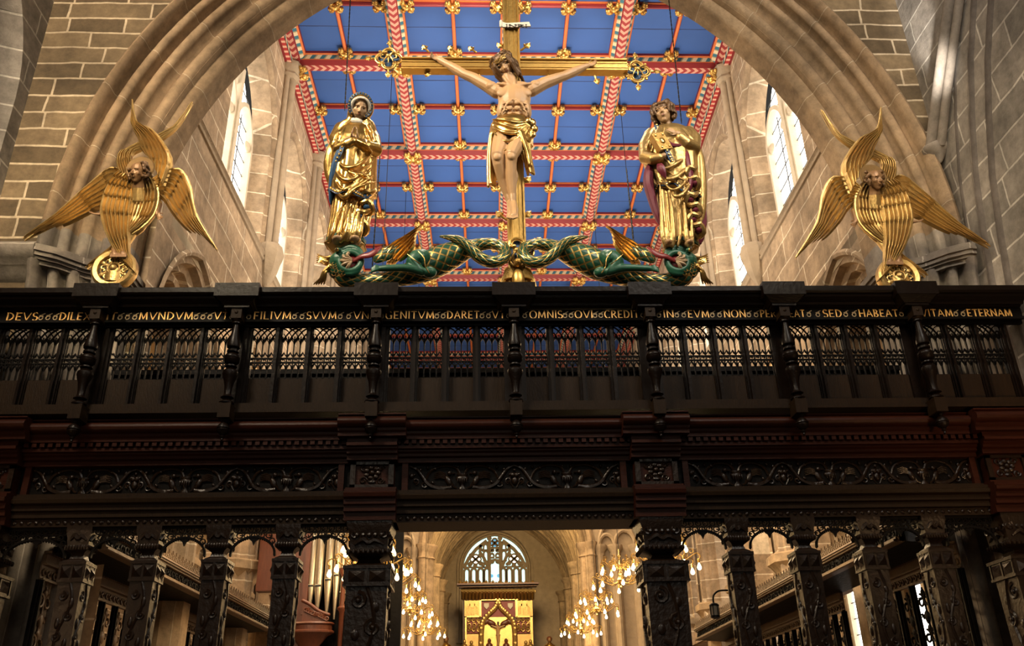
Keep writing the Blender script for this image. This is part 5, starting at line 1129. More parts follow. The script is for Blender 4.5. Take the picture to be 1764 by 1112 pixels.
    wm = MB(); wm.tube([hc + Rm @ (V((.375 * math.sin(a), .16 + .14 * math.cos(a * .8) * (abs(a) < 1.6), .04 + .385 * math.cos(a))) * h) for a in [lerp(-2.9, 2.9, i / 26) for i in range(27)]], .062 * h, 8, ends=True)
    wm.ell(hc + Rm @ (V((0, .17, -.56)) * h), .29 * h, .16 * h, .17 * h, Rm); wm.build('white_wimple', 'white', root)
    bl = MB(); bl.tube([hc + Rm @ (V((.425 * math.sin(a), .10, .05 + .44 * math.cos(a))) * h) for a in [lerp(-2.6, 2.6, i / 20) for i in range(21)]], .06 * h, 8, ends=True)
    bl.tube(cr([W(588, 250, -.16), W(580, 275, -.17), W(574, 300, -.12), W(571, 330, -.05), W(570, 350, 0)], 12), [.03, .045, .06, .07, .075, .075, .07, .065, .06, .05, .04, .02], 8, flat=.7, ends=True)
    g = MB(); cascade(g, bl, 634, 333, 4, -4.5, 12)
    bl.build('blue_lining', 'blue_c', root); g.build('cascade_folds', 'gold', root)
    hem_band([p for p in cr([W(593, 236, -.16), W(588, 258, -.26), W(578, 280, -.20), W(573, 300, -.14)], 12)], root, 'sleeve_border')
mary()

# --- young man with a book
def john():
    root = thing('book_bearer_statue', W(1176, 440, .04), 'gilded statue of a curly haired youth with a book above the right dragon head', 'statue')
    base_block(root, 1174, 425, 436, 29, .8)
    hc = W(1143, 197, -.12); h = 45 * KM; Rm = frame((-.42, -1, -.05), (-.05, .10, 1))
    mb = MB(); head_prims(mb, hc, Rm, h)
    skin_limb(mb, [hc + Rm @ (V((0, -.08, -.2)) * h), W(1152, 222, -.05), W(1155, 240, .02)], [.22 * h, .22 * h, .34 * h]); mb.ell(W(1156, 262, .04), 30 * KM, 18 * KM, 50 * KM)
    skin_limb(mb, [W(1118, 232, .0), W(1112, 268, -.10), W(1134, 272, -.27), W(1144, 268, -.29)], [10 * KM, 9 * KM, 6.5 * KM, 5.5 * KM]); skin_limb(mb, [W(1192, 232, .0), W(1196, 252, -.14), W(1172, 234, -.27), W(1166, 230, -.28)], [10 * KM, 9 * KM, 6.5 * KM, 5.5 * KM])
    hand_prims(mb, W(1140, 270, -.29), V((.95, -.15, .35)), V((-.1, .9, .2)), 23 * KM, -1, .55, .06); hand_prims(mb, W(1167, 231, -.28), V((-.85, -.2, .55)), V((-.2, .9, -.1)), 23 * KM, 1, .30, .10)
    for px in (1150, 1186): mb.ell(W(px, 421, -.18), 8 * KM, 16 * KM, 6 * KM)
    mb.ell(W(1165, 345, .03), 15 * KM, 12 * KM, 78 * KM)
    remesh(mb, 'body', ['flesh', 'eye', 'lip'], root, .0068, 2, face_paint(hc, Rm, h)); face_parts(root, hc, Rm, h)
    hb = MB(); rnd = random.Random(5); hair_prims(hb, hc, Rm, h, 15, .35, rnd, r0=.11)
    for i in range(46):
        a = lerp(-2.4, 2.4, rnd.random()); z = lerp(-.35, .42, rnd.random()); rr = .40 * math.sqrt(max(.25, 1 - (z / .62) ** 2)) + .03
        if math.cos(a) < -.3 and z < .2: continue
        hb.ell(hc + Rm @ (V((math.sin(a) * rr, -math.cos(a) * rr * 1.05 - .04, z + .05)) * h), .10 * h, .10 * h, .10 * h, None, 7, 6)
    for i in range(9): a = lerp(-1.3, 1.3, i / 8); hb.ell(hc + Rm @ (V((.33 * math.sin(a), .16 + .16 * math.cos(a), .34)) * h), .085 * h, .085 * h, .085 * h, None, 7, 6)
    remesh(hb, 'hair', ['hair'], root, .0085, 1)
    rb = MB(); tab = [(222, 1130, 1178), (232, 1117, 1192), (250, 1116, 1196), (280, 1124, 1192), (310, 1128, 1194), (340, 1131, 1200), (375, 1135, 1204), (400, 1140, 1203), (424, 1145, 1204)]
    rb.loft(robe_rings(tab, .04, lambda y: lerp(.60, .74, (y - 222) / 200), folds(.02, .10, 9, 1.9, .5)))
    for x0, y0, x1, x2, r in ((1136, 310, 1141, 1146, .028), (1146, 345, 1150, 1152, .022), (1153, 330, 1160, 1158, .034), (1166, 345, 1172, 1168, .020), (1176, 335, 1182, 1186, .032), (1190, 350, 1192, 1194, .022)):
        rb.tube(cr([W(x0, y0, -.17), W(lerp(x0, x1, .6), lerp(y0, 395, .5), -.22), W(x1, 402, -.25), W(x2, 423, -.22)], 12), [.006, r * .8, r, r * 1.2, r * .9], 8, ends=True)
    remesh(rb, 'robe', ['gold_d'], root, .011, 2)
    mt = MB(); tabm = [(220, 1130, 1176), (226, 1120, 1186), (236, 1112, 1198), (252, 1108, 1203), (275, 1108, 1203), (300, 1116, 1203), (322, 1124, 1203), (334, 1130, 1203)]
    RR = robe_rings(tabm, .02, lambda y: lerp(.62, .78, min(1, (y - 220) / 60)), folds(.015, .08, 9, .3, -1.8)); n = len(RR[0])
    for ri, r in enumerate(RR):
        v = ri / (len(RR) - 1)
        for q, p in enumerate(r): th = 2 * PI * q / n; p.z += v * v * (.22 * max(0, -math.sin(th)) * (-math.cos(th)) * .9 - .10 * max(0, -math.sin(th)) + .03 * math.sin(6 * th))
    mt.loft(RR); hem = [RR[-1][q % n] + V((0, -.022, .03)) for q in range(n // 2 - 1, n + 2)]
    skin_limb(mt, [W(1122, 232, .02), W(1112, 252, -.04), W(1112, 272, -.13), W(1126, 274, -.24), W(1135, 272, -.265)], [13 * KM, 13 * KM, 12 * KM, 10 * KM, 9 * KM], 14)
    skin_limb(mt, [W(1186, 228, .02), W(1196, 240, -.06), W(1195, 255, -.16), W(1182, 246, -.26), W(1172, 237, -.275)], [12 * KM, 13 * KM, 12.5 * KM, 10 * KM, 8.5 * KM], 14)
    for ax, ay, bx, by, cx_, cy_, dx, dy_, r in ((1128, 280, 1146, 290, 1168, 280, 1196, 262, .028), (1132, 290, 1150, 308, 1172, 300, 1198, 272, .034), (1138, 305, 1156, 326, 1176, 318, 1198, 290, .022), (1150, 318, 1164, 338, 1180, 330, 1198, 300, .034), (1140, 282, 1158, 300, 1178, 310, 1196, 320, .018)):
        mt.tube(cr([W(ax, ay, -.15), W(bx, by, -.27), W(cx_, cy_, -.275), W(dx, dy_, -.14)], 16), [.004, r * .8, r, r * .8, .004], 8, ends=True)
    mt.tube(cr([W(1204, 262, -.05), W(1207, 300, -.04), W(1208, 345, -.02), W(1206, 385, 0)], 10), [.05, .07, .075, .08, .08, .08, .075, .07, .06, .04], 9, ends=True)
    for ax, ay, bx, by, cx_, cy_, r in ((1128, 222, 1118, 240, 1112, 266, .022), (1134, 224, 1126, 246, 1122, 266, .017), (1178, 222, 1190, 236, 1198, 252, .020), (1172, 226, 1184, 240, 1190, 256, .015)):
        mt.tube(cr([W(ax, ay, -.10), W(bx, by, -.19), W(cx_, cy_, -.17)], 10), [r * .5, r, r * .8], 7, ends=True)
    for s, pts in ((-1, [W(1138, 222, -.16), W(1132, 240, -.26), W(1140, 258, -.30)]), (1, [W(1166, 222, -.12), W(1176, 234, -.2), W(1182, 246, -.25)])): mt.tube(cr(pts, 8), [.05, .055, .06, .06, .06, .055, .05, .04], 8, ends=True)
    remesh(mt, 'mantle', ['gold_d'], root, .011, 2); hem_band(hem, root); hem_band(cr([W(1131, 216, -.12), W(1137, 236, -.28), W(1150, 262, -.325), W(1158, 278, -.30)], 12), root, 'collar_border'); hem_band(cr([W(1167, 216, -.10), W(1173, 228, -.2), W(1180, 238, -.27)], 8), root, 'shoulder_border')
    cl = MB(); 
    cl.tube(cr([W(1118, 288, -.10), W(1117, 315, -.08), W(1124, 345, -.05), W(1136, 385, -.04)], 12), [.05, .075, .085, .09, .09, .085, .08, .075, .07, .06, .045, .02], 9, flat=.8, ends=True)
    cl.tube(cr([W(1134, 285, -.26), W(1140, 292, -.30), W(1146, 305, -.29)], 8), [.03, .05, .06, .06, .055, .045, .03, .015], 8, flat=.6, ends=True); cl.tube(cr([W(1146, 240, -.20), W(1156, 250, -.27), W(1172, 250, -.27)], 8), [.02, .03, .035, .035, .035, .03, .025, .015], 8, ends=True)
    cl.tube(cr([W(1182, 262, -.22), W(1186, 285, -.24), W(1190, 312, -.22), W(1186, 330, -.2)], 10), [.03, .05, .055, .055, .055, .055, .05, .045, .04, .02], 8, flat=.7, ends=True)
    cl.tube(cr([W(1206, 340, .02), W(1209, 380, .03), W(1205, 418, .04)], 10), [.05, .06, .065, .07, .07, .07, .065, .06, .05, .03], 8, ends=True)
    g = MB(); cascade(g, cl, 1190, 292, 2, 1.5, 9, -.2); cascade(g, cl, 1190, 338, 4, 2.5, 11, -.17)
    cl.build('crimson_lining', 'crimson', root); g.build('cascade_folds', 'gold_d', root)
    bk = MB(); c_ = W(1137, 247, -.30); Rb = Matrix.Rotation(-.38, 3, 'Y') @ Matrix.Rotation(.25, 3, 'Z')
    def bx(mb, x0, x1, y0, y1, z0, z1):
        k = len(mb.v); mb.box(x0, x1, y0, y1, z0, z1); mb.v[k:] = [c_ + Rb @ p for p in mb.v[k:]]
    bx(bk, -.085, .105, -.055, -.04, -.14, .14); bx(bk, -.085, .105, .03, .045, -.14, .14); bx(bk, -.09, -.075, -.055, .045, -.14, .14)
    for z in (-.10, .10): 
        for x in (-.05, .07): k = len(bk.v); bk.ell((x, -.06, z), .018, .012, .018, None, 7, 5); bk.v[k:] = [c_ + Rb @ p for p in bk.v[k:]]
    k = len(bk.v); bk.ell((.01, -.06, 0), .04, .014, .05, None, 8, 6); bk.v[k:] = [c_ + Rb @ p for p in bk.v[k:]]
    bo = bk.build('book', 'gold', root); pg = MB(); bx(pg, -.075, .10, -.04, .03, -.13, .13); pg.build('pages', 'white', bo)
john()

# --- six-winged angels standing on wheels
def wing(mb, lead, trail, n, rows, dy, lift=.018, wk=1.0):    # rows of overlapping feathers running towards the tip; rows = (t0, t1, shortening at the trailing edge)
    P = lambda t, s: cr_at(lead, min(1, t)).lerp(cr_at(trail, min(1, t)), s)
    for ri, (t0, t1, cut) in enumerate(rows):
        for i in range(n):
            s = (i + .5) / n; te = t0 + (t1 - t0) * (1 - cut * s); yo = V((0, dy - lift * (len(rows) - ri) - .006 * (i % 2), 0)); rings = []; spine = []
            for q, r in ((0, .8), (.3, .95), (.6, 1.0), (.82, 1.0), (.94, .75), (1.0, .3)):
                t = lerp(t0, te, q); c_ = P(t, s); w = (P(t, 1) - P(t, 0)); wl = max(w.length / n * .50, .009); w.normalize()
                rings.append([c_ + yo - w * wl * r + V((0, .008, 0)), c_ + yo + V((0, -.022 * r - .006 - .012 * q, 0)), c_ + yo + w * wl * r + V((0, .008, 0)), c_ + yo + V((0, .018, 0))]); spine.append(c_ + yo + V((0, -.024 * r - .008 - .012 * q, 0)))
            mb.loft(rings); mb.tube(spine, [.006 * wk, .006 * wk, .006 * wk, .005 * wk, .004 * wk, .002], 4)
def cr_at(pts, t):
    k = len(pts) - 1; x = t * k; j = min(int(x), k - 1); u = x - j; p0, p1, p2, p3 = pts[max(j - 1, 0)], pts[j], pts[j + 1], pts[min(j + 2, k)]
    return .5 * ((2 * p1) + (p2 - p0) * u + (2 * p0 - 5 * p1 + 4 * p2 - p3) * u * u + (3 * p1 - p0 - 3 * p2 + p3) * u ** 3)
def angel(mir, cx, cy, lab):
    YA = 9.86; K = (at(295, 300, YA) - at(195, 300, YA)).length / 100
    base = at(cx, 488, YA); root = thing('winged_angel', base, lab, 'statue', 'six-winged gilded angels on wheels')
    z0 = at(cx, cy, YA).z; x0 = at(cx, cy, YA).x
    ks = 1.06                                            # A: pixel offsets from the head in the left-hand angel, mirrored for the other
    def A(px, py, dy=0): return at(cx + mir * (px - 238), cy + (py - 294), YA + dy)
    ld = lambda pts, dy=0: [A(p, q, dy) for p, q in pts]
    three = ((0, .13, .05), (.08, .23, .05), (.17, .36, .1), (.28, .58, .15), (.42, 1.0, .45))
    for nm, lead, trail, n, rows, dy, wk in (
        ('side_wing', [(232, 318), (196, 290), (150, 322), (95, 370), (40, 411)], [(238, 342), (208, 350), (166, 364), (112, 390), (40, 414)], 7, three, .02, 1.15),
        ('side_wing', [(262, 316), (306, 292), (327, 320), (338, 370), (374, 430)], [(266, 342), (282, 348), (300, 374), (328, 402), (373, 432)], 7, three, .02, 1.15),
        ('raised_wing', [(285, 325), (297, 280), (268, 232), (238, 215), (230, 176)], [(262, 280), (245, 262), (240, 245), (228, 215), (229, 178)], 7, ((0, .18, .05), (.12, .34, .1), (.26, .55, .15), (.42, 1.0, .42)), -.03, 1.0),
        ('raised_wing', [(212, 312), (206, 272), (240, 250), (300, 222), (332, 178)], [(232, 285), (234, 268), (262, 256), (305, 225), (331, 180)], 7, ((0, .18, .05), (.12, .34, .1), (.26, .55, .15), (.42, 1.0, .42)), .0, 1.0),
        ('folded_wing', [(214, 310), (192, 332), (181, 378), (205, 440), (240, 478)], [(239, 321), (238, 342), (232, 385), (230, 440), (238, 480)], 7, ((0, .13, .05), (.08, .24, .05), (.18, .36, .08), (.29, .50, .1), (.42, .70, .15), (.56, 1.0, .35)), -.09, 1.1),
        ('folded_wing', [(262, 310), (276, 338), (263, 383), (205, 425), (152, 465)], [(238, 321), (235, 346), (226, 385), (190, 438), (155, 468)], 7, ((0, .13, .05), (.08, .24, .05), (.18, .36, .08), (.29, .50, .1), (.42, .70, .15), (.56, 1.0, .35)), -.05, 1.1)):
        mb = MB(); l3, t3 = ld(lead), ld(trail); wing(mb, l3, t3, n, rows, dy, wk=wk)
        mb.tube([cr_at(l3, i / 15) + V((0, dy - .025, 0)) for i in range(16)], [lerp(.032, .010, i / 15) for i in range(16)], 7, ends=True)
        mb.loft([[cr_at(l3, i / 15) + V((0, dy + .012, 0)), cr_at(l3, i / 15).lerp(cr_at(t3, i / 15), .8 * (1 - .45 * i / 15)) + V((0, dy + .012, 0)), cr_at(l3, i / 15).lerp(cr_at(t3, i / 15), .8 * (1 - .45 * i / 15)) + V((0, dy + .03, 0)), cr_at(l3, i / 15) + V((0, dy + .03, 0))] for i in range(16)])
        mb.build(nm, 'gold_d', root, ang=50)
    mb = MB(); hc = A(238, 298, -.27); h = 40 * K; Rm = frame((-.28 * mir, -1, -.30), (.03 * mir, -.1, 1)); head_prims(mb, hc, Rm, h)
    skin_limb(mb, [hc + Rm @ V((0, -.05 * h, -.2 * h)), A(239, 316, -.19), A(240, 345, -.06)], [.22 * h, .24 * h, .4 * h]); mb.ell(A(236, 370, -.02), 24 * K, 14 * K, 42 * K); mb.ell(A(237, 341, -.06), 24 * K, 9 * K, 22 * K); mb.ell(A(238, 321, -.13), 11 * K, 7 * K, 6 * K)
    skin_limb(mb, [A(216, 335, -.02), A(196, 352, -.03), A(182, 366, -.06), A(174, 369, -.07)], [10 * K, 8 * K, 5 * K, 4 * K]); skin_limb(mb, [A(262, 335, -.02), A(272, 352, -.03), A(270, 366, -.05), A(271, 369, -.06)], [10 * K, 8 * K, 5 * K, 4 * K])
    hand_prims(mb, A(175, 369, -.07), V((-1 * mir, -.1, .02)), V((0, -.6, .8)), 22 * K, 1 * mir, .25, .16); hand_prims(mb, A(270, 368, -.06), V((.65 * mir, -.1, -.8)), V((0, -.8, -.2)), 20 * K, -1 * mir, .25, .16)
    for dx in (-7, 8):
        skin_limb(mb, [A(225 + dx * .4, 400, -.02), A(204 + dx, 428, -.06), A(204 + dx, 437, -.13)], [9 * K, 6 * K, 5 * K])
        for i in range(5): mb.tube([A(198 + dx + i * 2.8, 436, -.14), A(197 + dx + i * 2.9, 442, -.17)], 1.7 * K, 6, ends=True)
    hn = [A(172, 369, -.07), A(271, 371, -.06)]; fp = face_paint(hc, Rm, h, 0, 1, 0)
    remesh(mb, 'body', ['flesh_b', 'eye', 'gold_d'], root, .0065, 2, lambda p, n: fp(p, n) if (p - hc).length < .66 * h or min((p - q).length for q in hn) < .2 or p.z < A(204, 425).z else 2); face_parts(root, hc, Rm, h)
    hb = MB(); rnd = random.Random(8)
    for i in range(60):
        a = lerp(-2.5, 2.5, rnd.random()); z = lerp(-.30, .42, rnd.random()); rr = .37 * math.sqrt(max(.3, 1 - (z / .6) ** 2)) + .03
        if math.cos(a) < -.45 and z < .25: continue
        hb.ell(hc + Rm @ (V((math.sin(a) * rr, -math.cos(a) * rr - .03, z + .04)) * h), .085 * h, .085 * h, .085 * h, None, 7, 6)
    remesh(hb, 'hair', ['hair'], root, .008, 1)
    mb = MB(); mb.lathe([(24 * K, 0), (25 * K, .012), (23 * K, .024), (3 * K, .012)], 26, A(242, 291, -.14), Matrix.Rotation(PI / 2, 3, 'X')); mb.build('halo', 'gold_m', root)
    mb = MB(); c_ = A(198, 465, -.06); R_ = 36 * K; Rw = Matrix.Rotation(PI / 2, 3, 'X')
    mb.lathe([(R_ * .66, -.05), (R_, -.05), (R_ * 1.02, 0), (R_, .05), (R_ * .9, .075), (R_ * .72, .06), (R_ * .66, .02), (R_ * .66, -.05)], 30, c_, Rw)
    mb.ell(c_ + V((0, -.05, 0)), .05, .05, .05); mb.tube([c_ + V((.075 * math.cos(a), -.05, .075 * math.sin(a))) for a in [i * PI / 8 for i in range(16)]], .014, 6, True)
    for k in range(6):
        a = k * PI / 3 + PI / 6; d = V((math.cos(a), 0, math.sin(a))); t = V((-d.z, 0, d.x)); mb.tube([c_ + d * .06 + V((0, -.03, 0)), c_ + d * R_ * .62 + V((0, -.03, 0))], [.02, .012], 6)
        for s in (-1, 1): mb.tube(spiral(c_ + d * R_ * .45 + t * s * .05 + V((0, -.03, 0)), .045, .01, 0, s * 1.2, 10), .011, 5)
        mb.ell(c_ + d * R_ * .60 + V((0, -.03, 0)), .03, .02, .03, None, 7, 5)
    mb.tube([c_ + V((0, .06, 0)), V((c_.x, c_.y + .06, max(base.z - .02, ZC + .03)))], R_ * .5, 10)
    wl = mb.build('wheel', 'gold_d', root); db = MB(); db.lathe([(R_ * .67, 0), (R_ * .67, .02)], 24, c_ + V((0, -.005, 0)), Rw); db.build('dark_hub_plate', 'iron', wl)
angel(1, 238, 294, 'gilded six-winged angel on a wheel, beside the left foot of the great arch'); angel(-1, 1507, 307, 'gilded six-winged angel on a wheel, beside the right foot of the great arch')

# --- the dragons
def dragon(mir, cx, lab):
    base = W(cx, 493, .05); root = thing('dragon', base, lab, 'statue', 'green scaled dragons under the statues'); x0 = W(cx, 450, 0).x; z0 = W(cx, 450, 0).z
    def D(px, py, dy=0): return V((x0 + mir * (px - 600) * KM, YF0 + dy, z0 - (py - 450) * KM))
    body = [D(590, 462, .0), D(584, 476, .02), D(598, 487, .02), D(630, 488, 0), D(665, 481, -.02), D(700, 468, -.02), D(735, 454, -.02), D(768, 440, 0), D(795, 431, .03), D(815, 434, .05), D(826, 446, .05), D(838, 456, .02), D(853, 450, -.02), D(858, 437, -.05), D(847, 423, -.08), D(828, 417, -.09), D(806, 421, -.09), D(790, 427, -.10), D(775, 421, -.12), D(750, 413, -.12)]
    rr = [22, 19, 14, 12, 14, 24, 31, 27, 16, 12, 10.5, 10, 10, 10, 9.5, 9, 9, 8, 6, 2.5]
    # straighten: belly, rising back, then the looped tail
    body = [D(592, 470, .02), D(600, 481, .02), D(628, 487, 0), D(665, 484, -.01), D(700, 474, -.01), D(735, 456, 0), D(770, 436, .02), D(795, 424, .04), D(815, 415, .05), D(836, 415, .03), D(852, 424, .0), D(856, 438, -.03), D(846, 453, -.06), D(830, 457, -.08), D(812, 449, -.10), D(798, 434, -.12), D(784, 422, -.13), D(768, 416, -.13), D(750, 413, -.13)]
    rr = [18, 17, 13, 13, 19, 25, 22, 15, 11, 9.5, 9.5, 9.5, 10, 10, 10, 9.5, 8, 5.5, 2]
    pts = cr(body, 90); rs = [cr([(r, 0, 0) for r in rr], 90)[i].x * KM for i in range(90)]
    mb = MB(); mb.tube(pts, rs, 24, uvr=2.0, up=(0, 0, 1), ends=True); mb.build('scaly_body', 'scale', root)
    # head
    hd = MB(); hc = D(600, 459, -.10)
    hd.ell(D(590, 455, -.06), 20 * KM, 19 * KM, 17 * KM); hd.ell(D(584, 466, -.02), 16 * KM, 17 * KM, 18 * KM)
    mo = D(607, 462, -.14)
    hd.tube([mo + V((math.cos(a) * 17 * KM, -.02, math.sin(a) * 17 * KM)) for a in [i * PI / 12 for i in range(24)]], 5.5 * KM, 10, True)
    hd.tube(cr([D(590, 440, -.12), D(605, 435, -.14), D(618, 440, -.15), D(625, 449, -.16)], 10), [6 * KM] * 7 + [5 * KM, 4 * KM, 2.5 * KM], 9, ends=True)
    hd.tube(cr([D(594, 478, -.13), D(606, 483, -.14), D(618, 480, -.15), D(624, 474, -.15)], 8), [6 * KM, 6 * KM, 6 * KM, 6 * KM, 5 * KM, 4 * KM, 3 * KM, 2 * KM], 9, ends=True)
    hd.ell(D(587, 445, -.22), 6 * KM, 5 * KM, 4 * KM); remesh(hd, 'head', ['green'], root, .010, 2)
    mb = MB(); mb.ell(D(607, 462, -.11), 15 * KM, 8 * KM, 15 * KM)
    mb.build('red_mouth', 'red_t', root)
    mb = MB()
    for k in range(5): a = lerp(-1.3, 1.3, k / 4) + PI; mb.tube(cr([mo + V((math.cos(a) * 14 * KM * mir, -.05, math.sin(a) * 14 * KM)), mo + V((math.cos(a + .3) * 9 * KM * mir, -.08, math.sin(a + .3) * 8 * KM)), mo + V((3 * KM * mir, -.06, math.sin(a) * 3 * KM))], 6), [3 * KM, 3 * KM, 2.6 * KM, 2 * KM, 1.4 * KM, .6 * KM], 6, ends=True)
    mb.build('fangs', 'cream', root)
    mb = MB(); mb.ell(D(586, 446, -.245), 3.4 * KM, 3 * KM, 3.4 * KM); e = mb.build('eye', 'gold', root); mb = MB(); mb.ell(D(586, 446, -.27), 1.5 * KM, 1 * KM, 1.5 * KM); mb.build('pupil', 'eye', e)
    mb = MB(); mb.tube(cr([D(612, 462, -.18), D(625, 457, -.22), D(638, 456, -.24), D(648, 449, -.24), D(655, 440, -.22)], 14), [3, 3.5, 4, 4.5, 5, 5.2, 5.5, 5.6, 5.4, 5, 4.6, 4, 3.2, 1.5] and [q * KM for q in (3, 3.5, 4, 4.5, 5, 5.2, 5.5, 5.6, 5.6, 5.6, 5.4, 5, 4, 2)], 10, flat=.45, ends=True); mb.build('tongue', 'red_t', root)
    mb = MB()
    for k in range(5):
        mb.tube(cr([D(586, 443 + k * 2, -.10 + .03 * k), D(568, 447 + k * 2, -.06 + .02 * k), D(555, 441 + k * 3, -.02), D(549, 436 + k * 4, 0)], 10), [lerp(3.2, .8, i / 9) * KM for i in range(10)], 6, ends=True)
        mb.tube(cr([D(575, 466, -.12 + .03 * k), D(564 + k, 476, -.10), D(559 + k * 2, 486, -.07), D(548 + k * 4, 493, -.02)], 10), [lerp(3.4, 1.2, i / 9) * KM for i in range(10)], 6, ends=True)
    for r in range(5):
        for k in range(5): p = D(576 + r * 5 + k * 1.5, 464 + k * 5.2 - r * 1.0 + (r % 2) * 2.5, -.205 + abs(k - 2) * .02); mb.tube([p + V((mir * 3.2 * KM * math.cos(a), 0, -3.2 * KM * math.sin(a))) for a in [i * PI / 5 for i in range(6)]], .75 * KM, 5) if 466 + k * 5 > 478 or r < 2 else None
    mb.build('gilt_fins', 'gold', root)
    for nm, L_, T_, dy in (('wing', [(655, 462), (668, 440), (690, 424), (706, 412), (722, 402)], [(690, 470), (700, 460), (708, 445), (716, 425), (722, 404)], -.24), ('wing', [(660, 450), (670, 432), (682, 420), (690, 414), (696, 408)], [(676, 450), (684, 438), (690, 428), (694, 418), (697, 409)], .10)):
        mb = MB(); l3 = [D(p, q, 0) for p, q in L_]; t3 = [D(p, q, 0) for p, q in T_]
        wing(mb, l3, t3, 6, ((0, .5, .2), (.12, 1.0, .45)), dy, .014); mb.build(nm, 'gold', root, ang=50)
        if dy < 0:
            sh = MB(); sh.tube([D(652, 462, dy), D(664, 456, dy - .02), D(678, 446, dy - .02), D(688, 436, dy)], [9 * KM, 13 * KM, 10 * KM, 4 * KM], 14, flat=.5, uvr=1.0, ends=True); sh.build('scaly_shoulder', 'scale', root)
    lg = MB()
    lg.tube(cr([D(722, 456, -.20), D(708, 472, -.26), D(722, 488, -.26)], 9), [q * KM for q in (13, 15, 15.5, 14, 12, 10, 8.5, 7.5, 7)], 14, ends=True); lg.tube(cr([D(722, 487, -.26), D(700, 483, -.29), D(672, 484, -.30), D(655, 485, -.30)], 9), [q * KM for q in (7.5, 7.5, 7, 6.5, 6, 5.5, 5.5, 5, 4.5)], 12, ends=True)
    for k in range(3): lg.tube([D(658, 484, -.30), D(650, 482 + k * 3.5, -.32), D(643, 486 + k * 3.5, -.32)], [3.4 * KM, 3 * KM, 1.2 * KM], 8, ends=True)
    lg.ell(D(734, 486, -.22), 12 * KM, 10 * KM, 9 * KM); remesh(lg, 'leg', ['green'], root, .011, 2)
    tr = MB(); tr.tube(cr([D(716, 456, -.33), D(726, 470, -.36), D(728, 484, -.345), D(734, 492, -.30)], 10), .9 * KM, 6, ends=True); tr.tube(cr([D(700, 464, -.37), D(712, 477, -.40), D(720, 481, -.36)], 8), .8 * KM, 6, ends=True); tr.build('leg_gilding', 'gold', root)
dragon(1, 600, 'green gold-scaled dragon with open mouth under the praying woman'); dragon(-1, 1168, 'green gold-scaled dragon with open mouth under the youth with a book')
# chains holding the rood
for a, b, lab in (((605, -30), (594, 190), 'thin black chain hanging behind the praying woman'), ((655, 262), (640, 480), 'thin black chain between the praying woman and the left dragon wing'), ((1149, -30), (1174, 212), 'thin black chain hanging behind the youth with a book'), ((1079, 290), (1094, 440), 'thin black chain rising behind the right dragon wing')):
    Yt = 10.9; p = at(*a, Yt); q = at(*b, Yt - .5); mb = MB(); n = int((p - q).length / .05)
    for i in range(n): c_ = q.lerp(p, (i + .5) / n); t = (p - q).normalized() * .03; mb.tube([c_ - t, c_ + t], .011 if i % 2 else .007, 5)
    tag(mb.build('chain', 'iron'), lab, 'chain', 'chains of the rood')
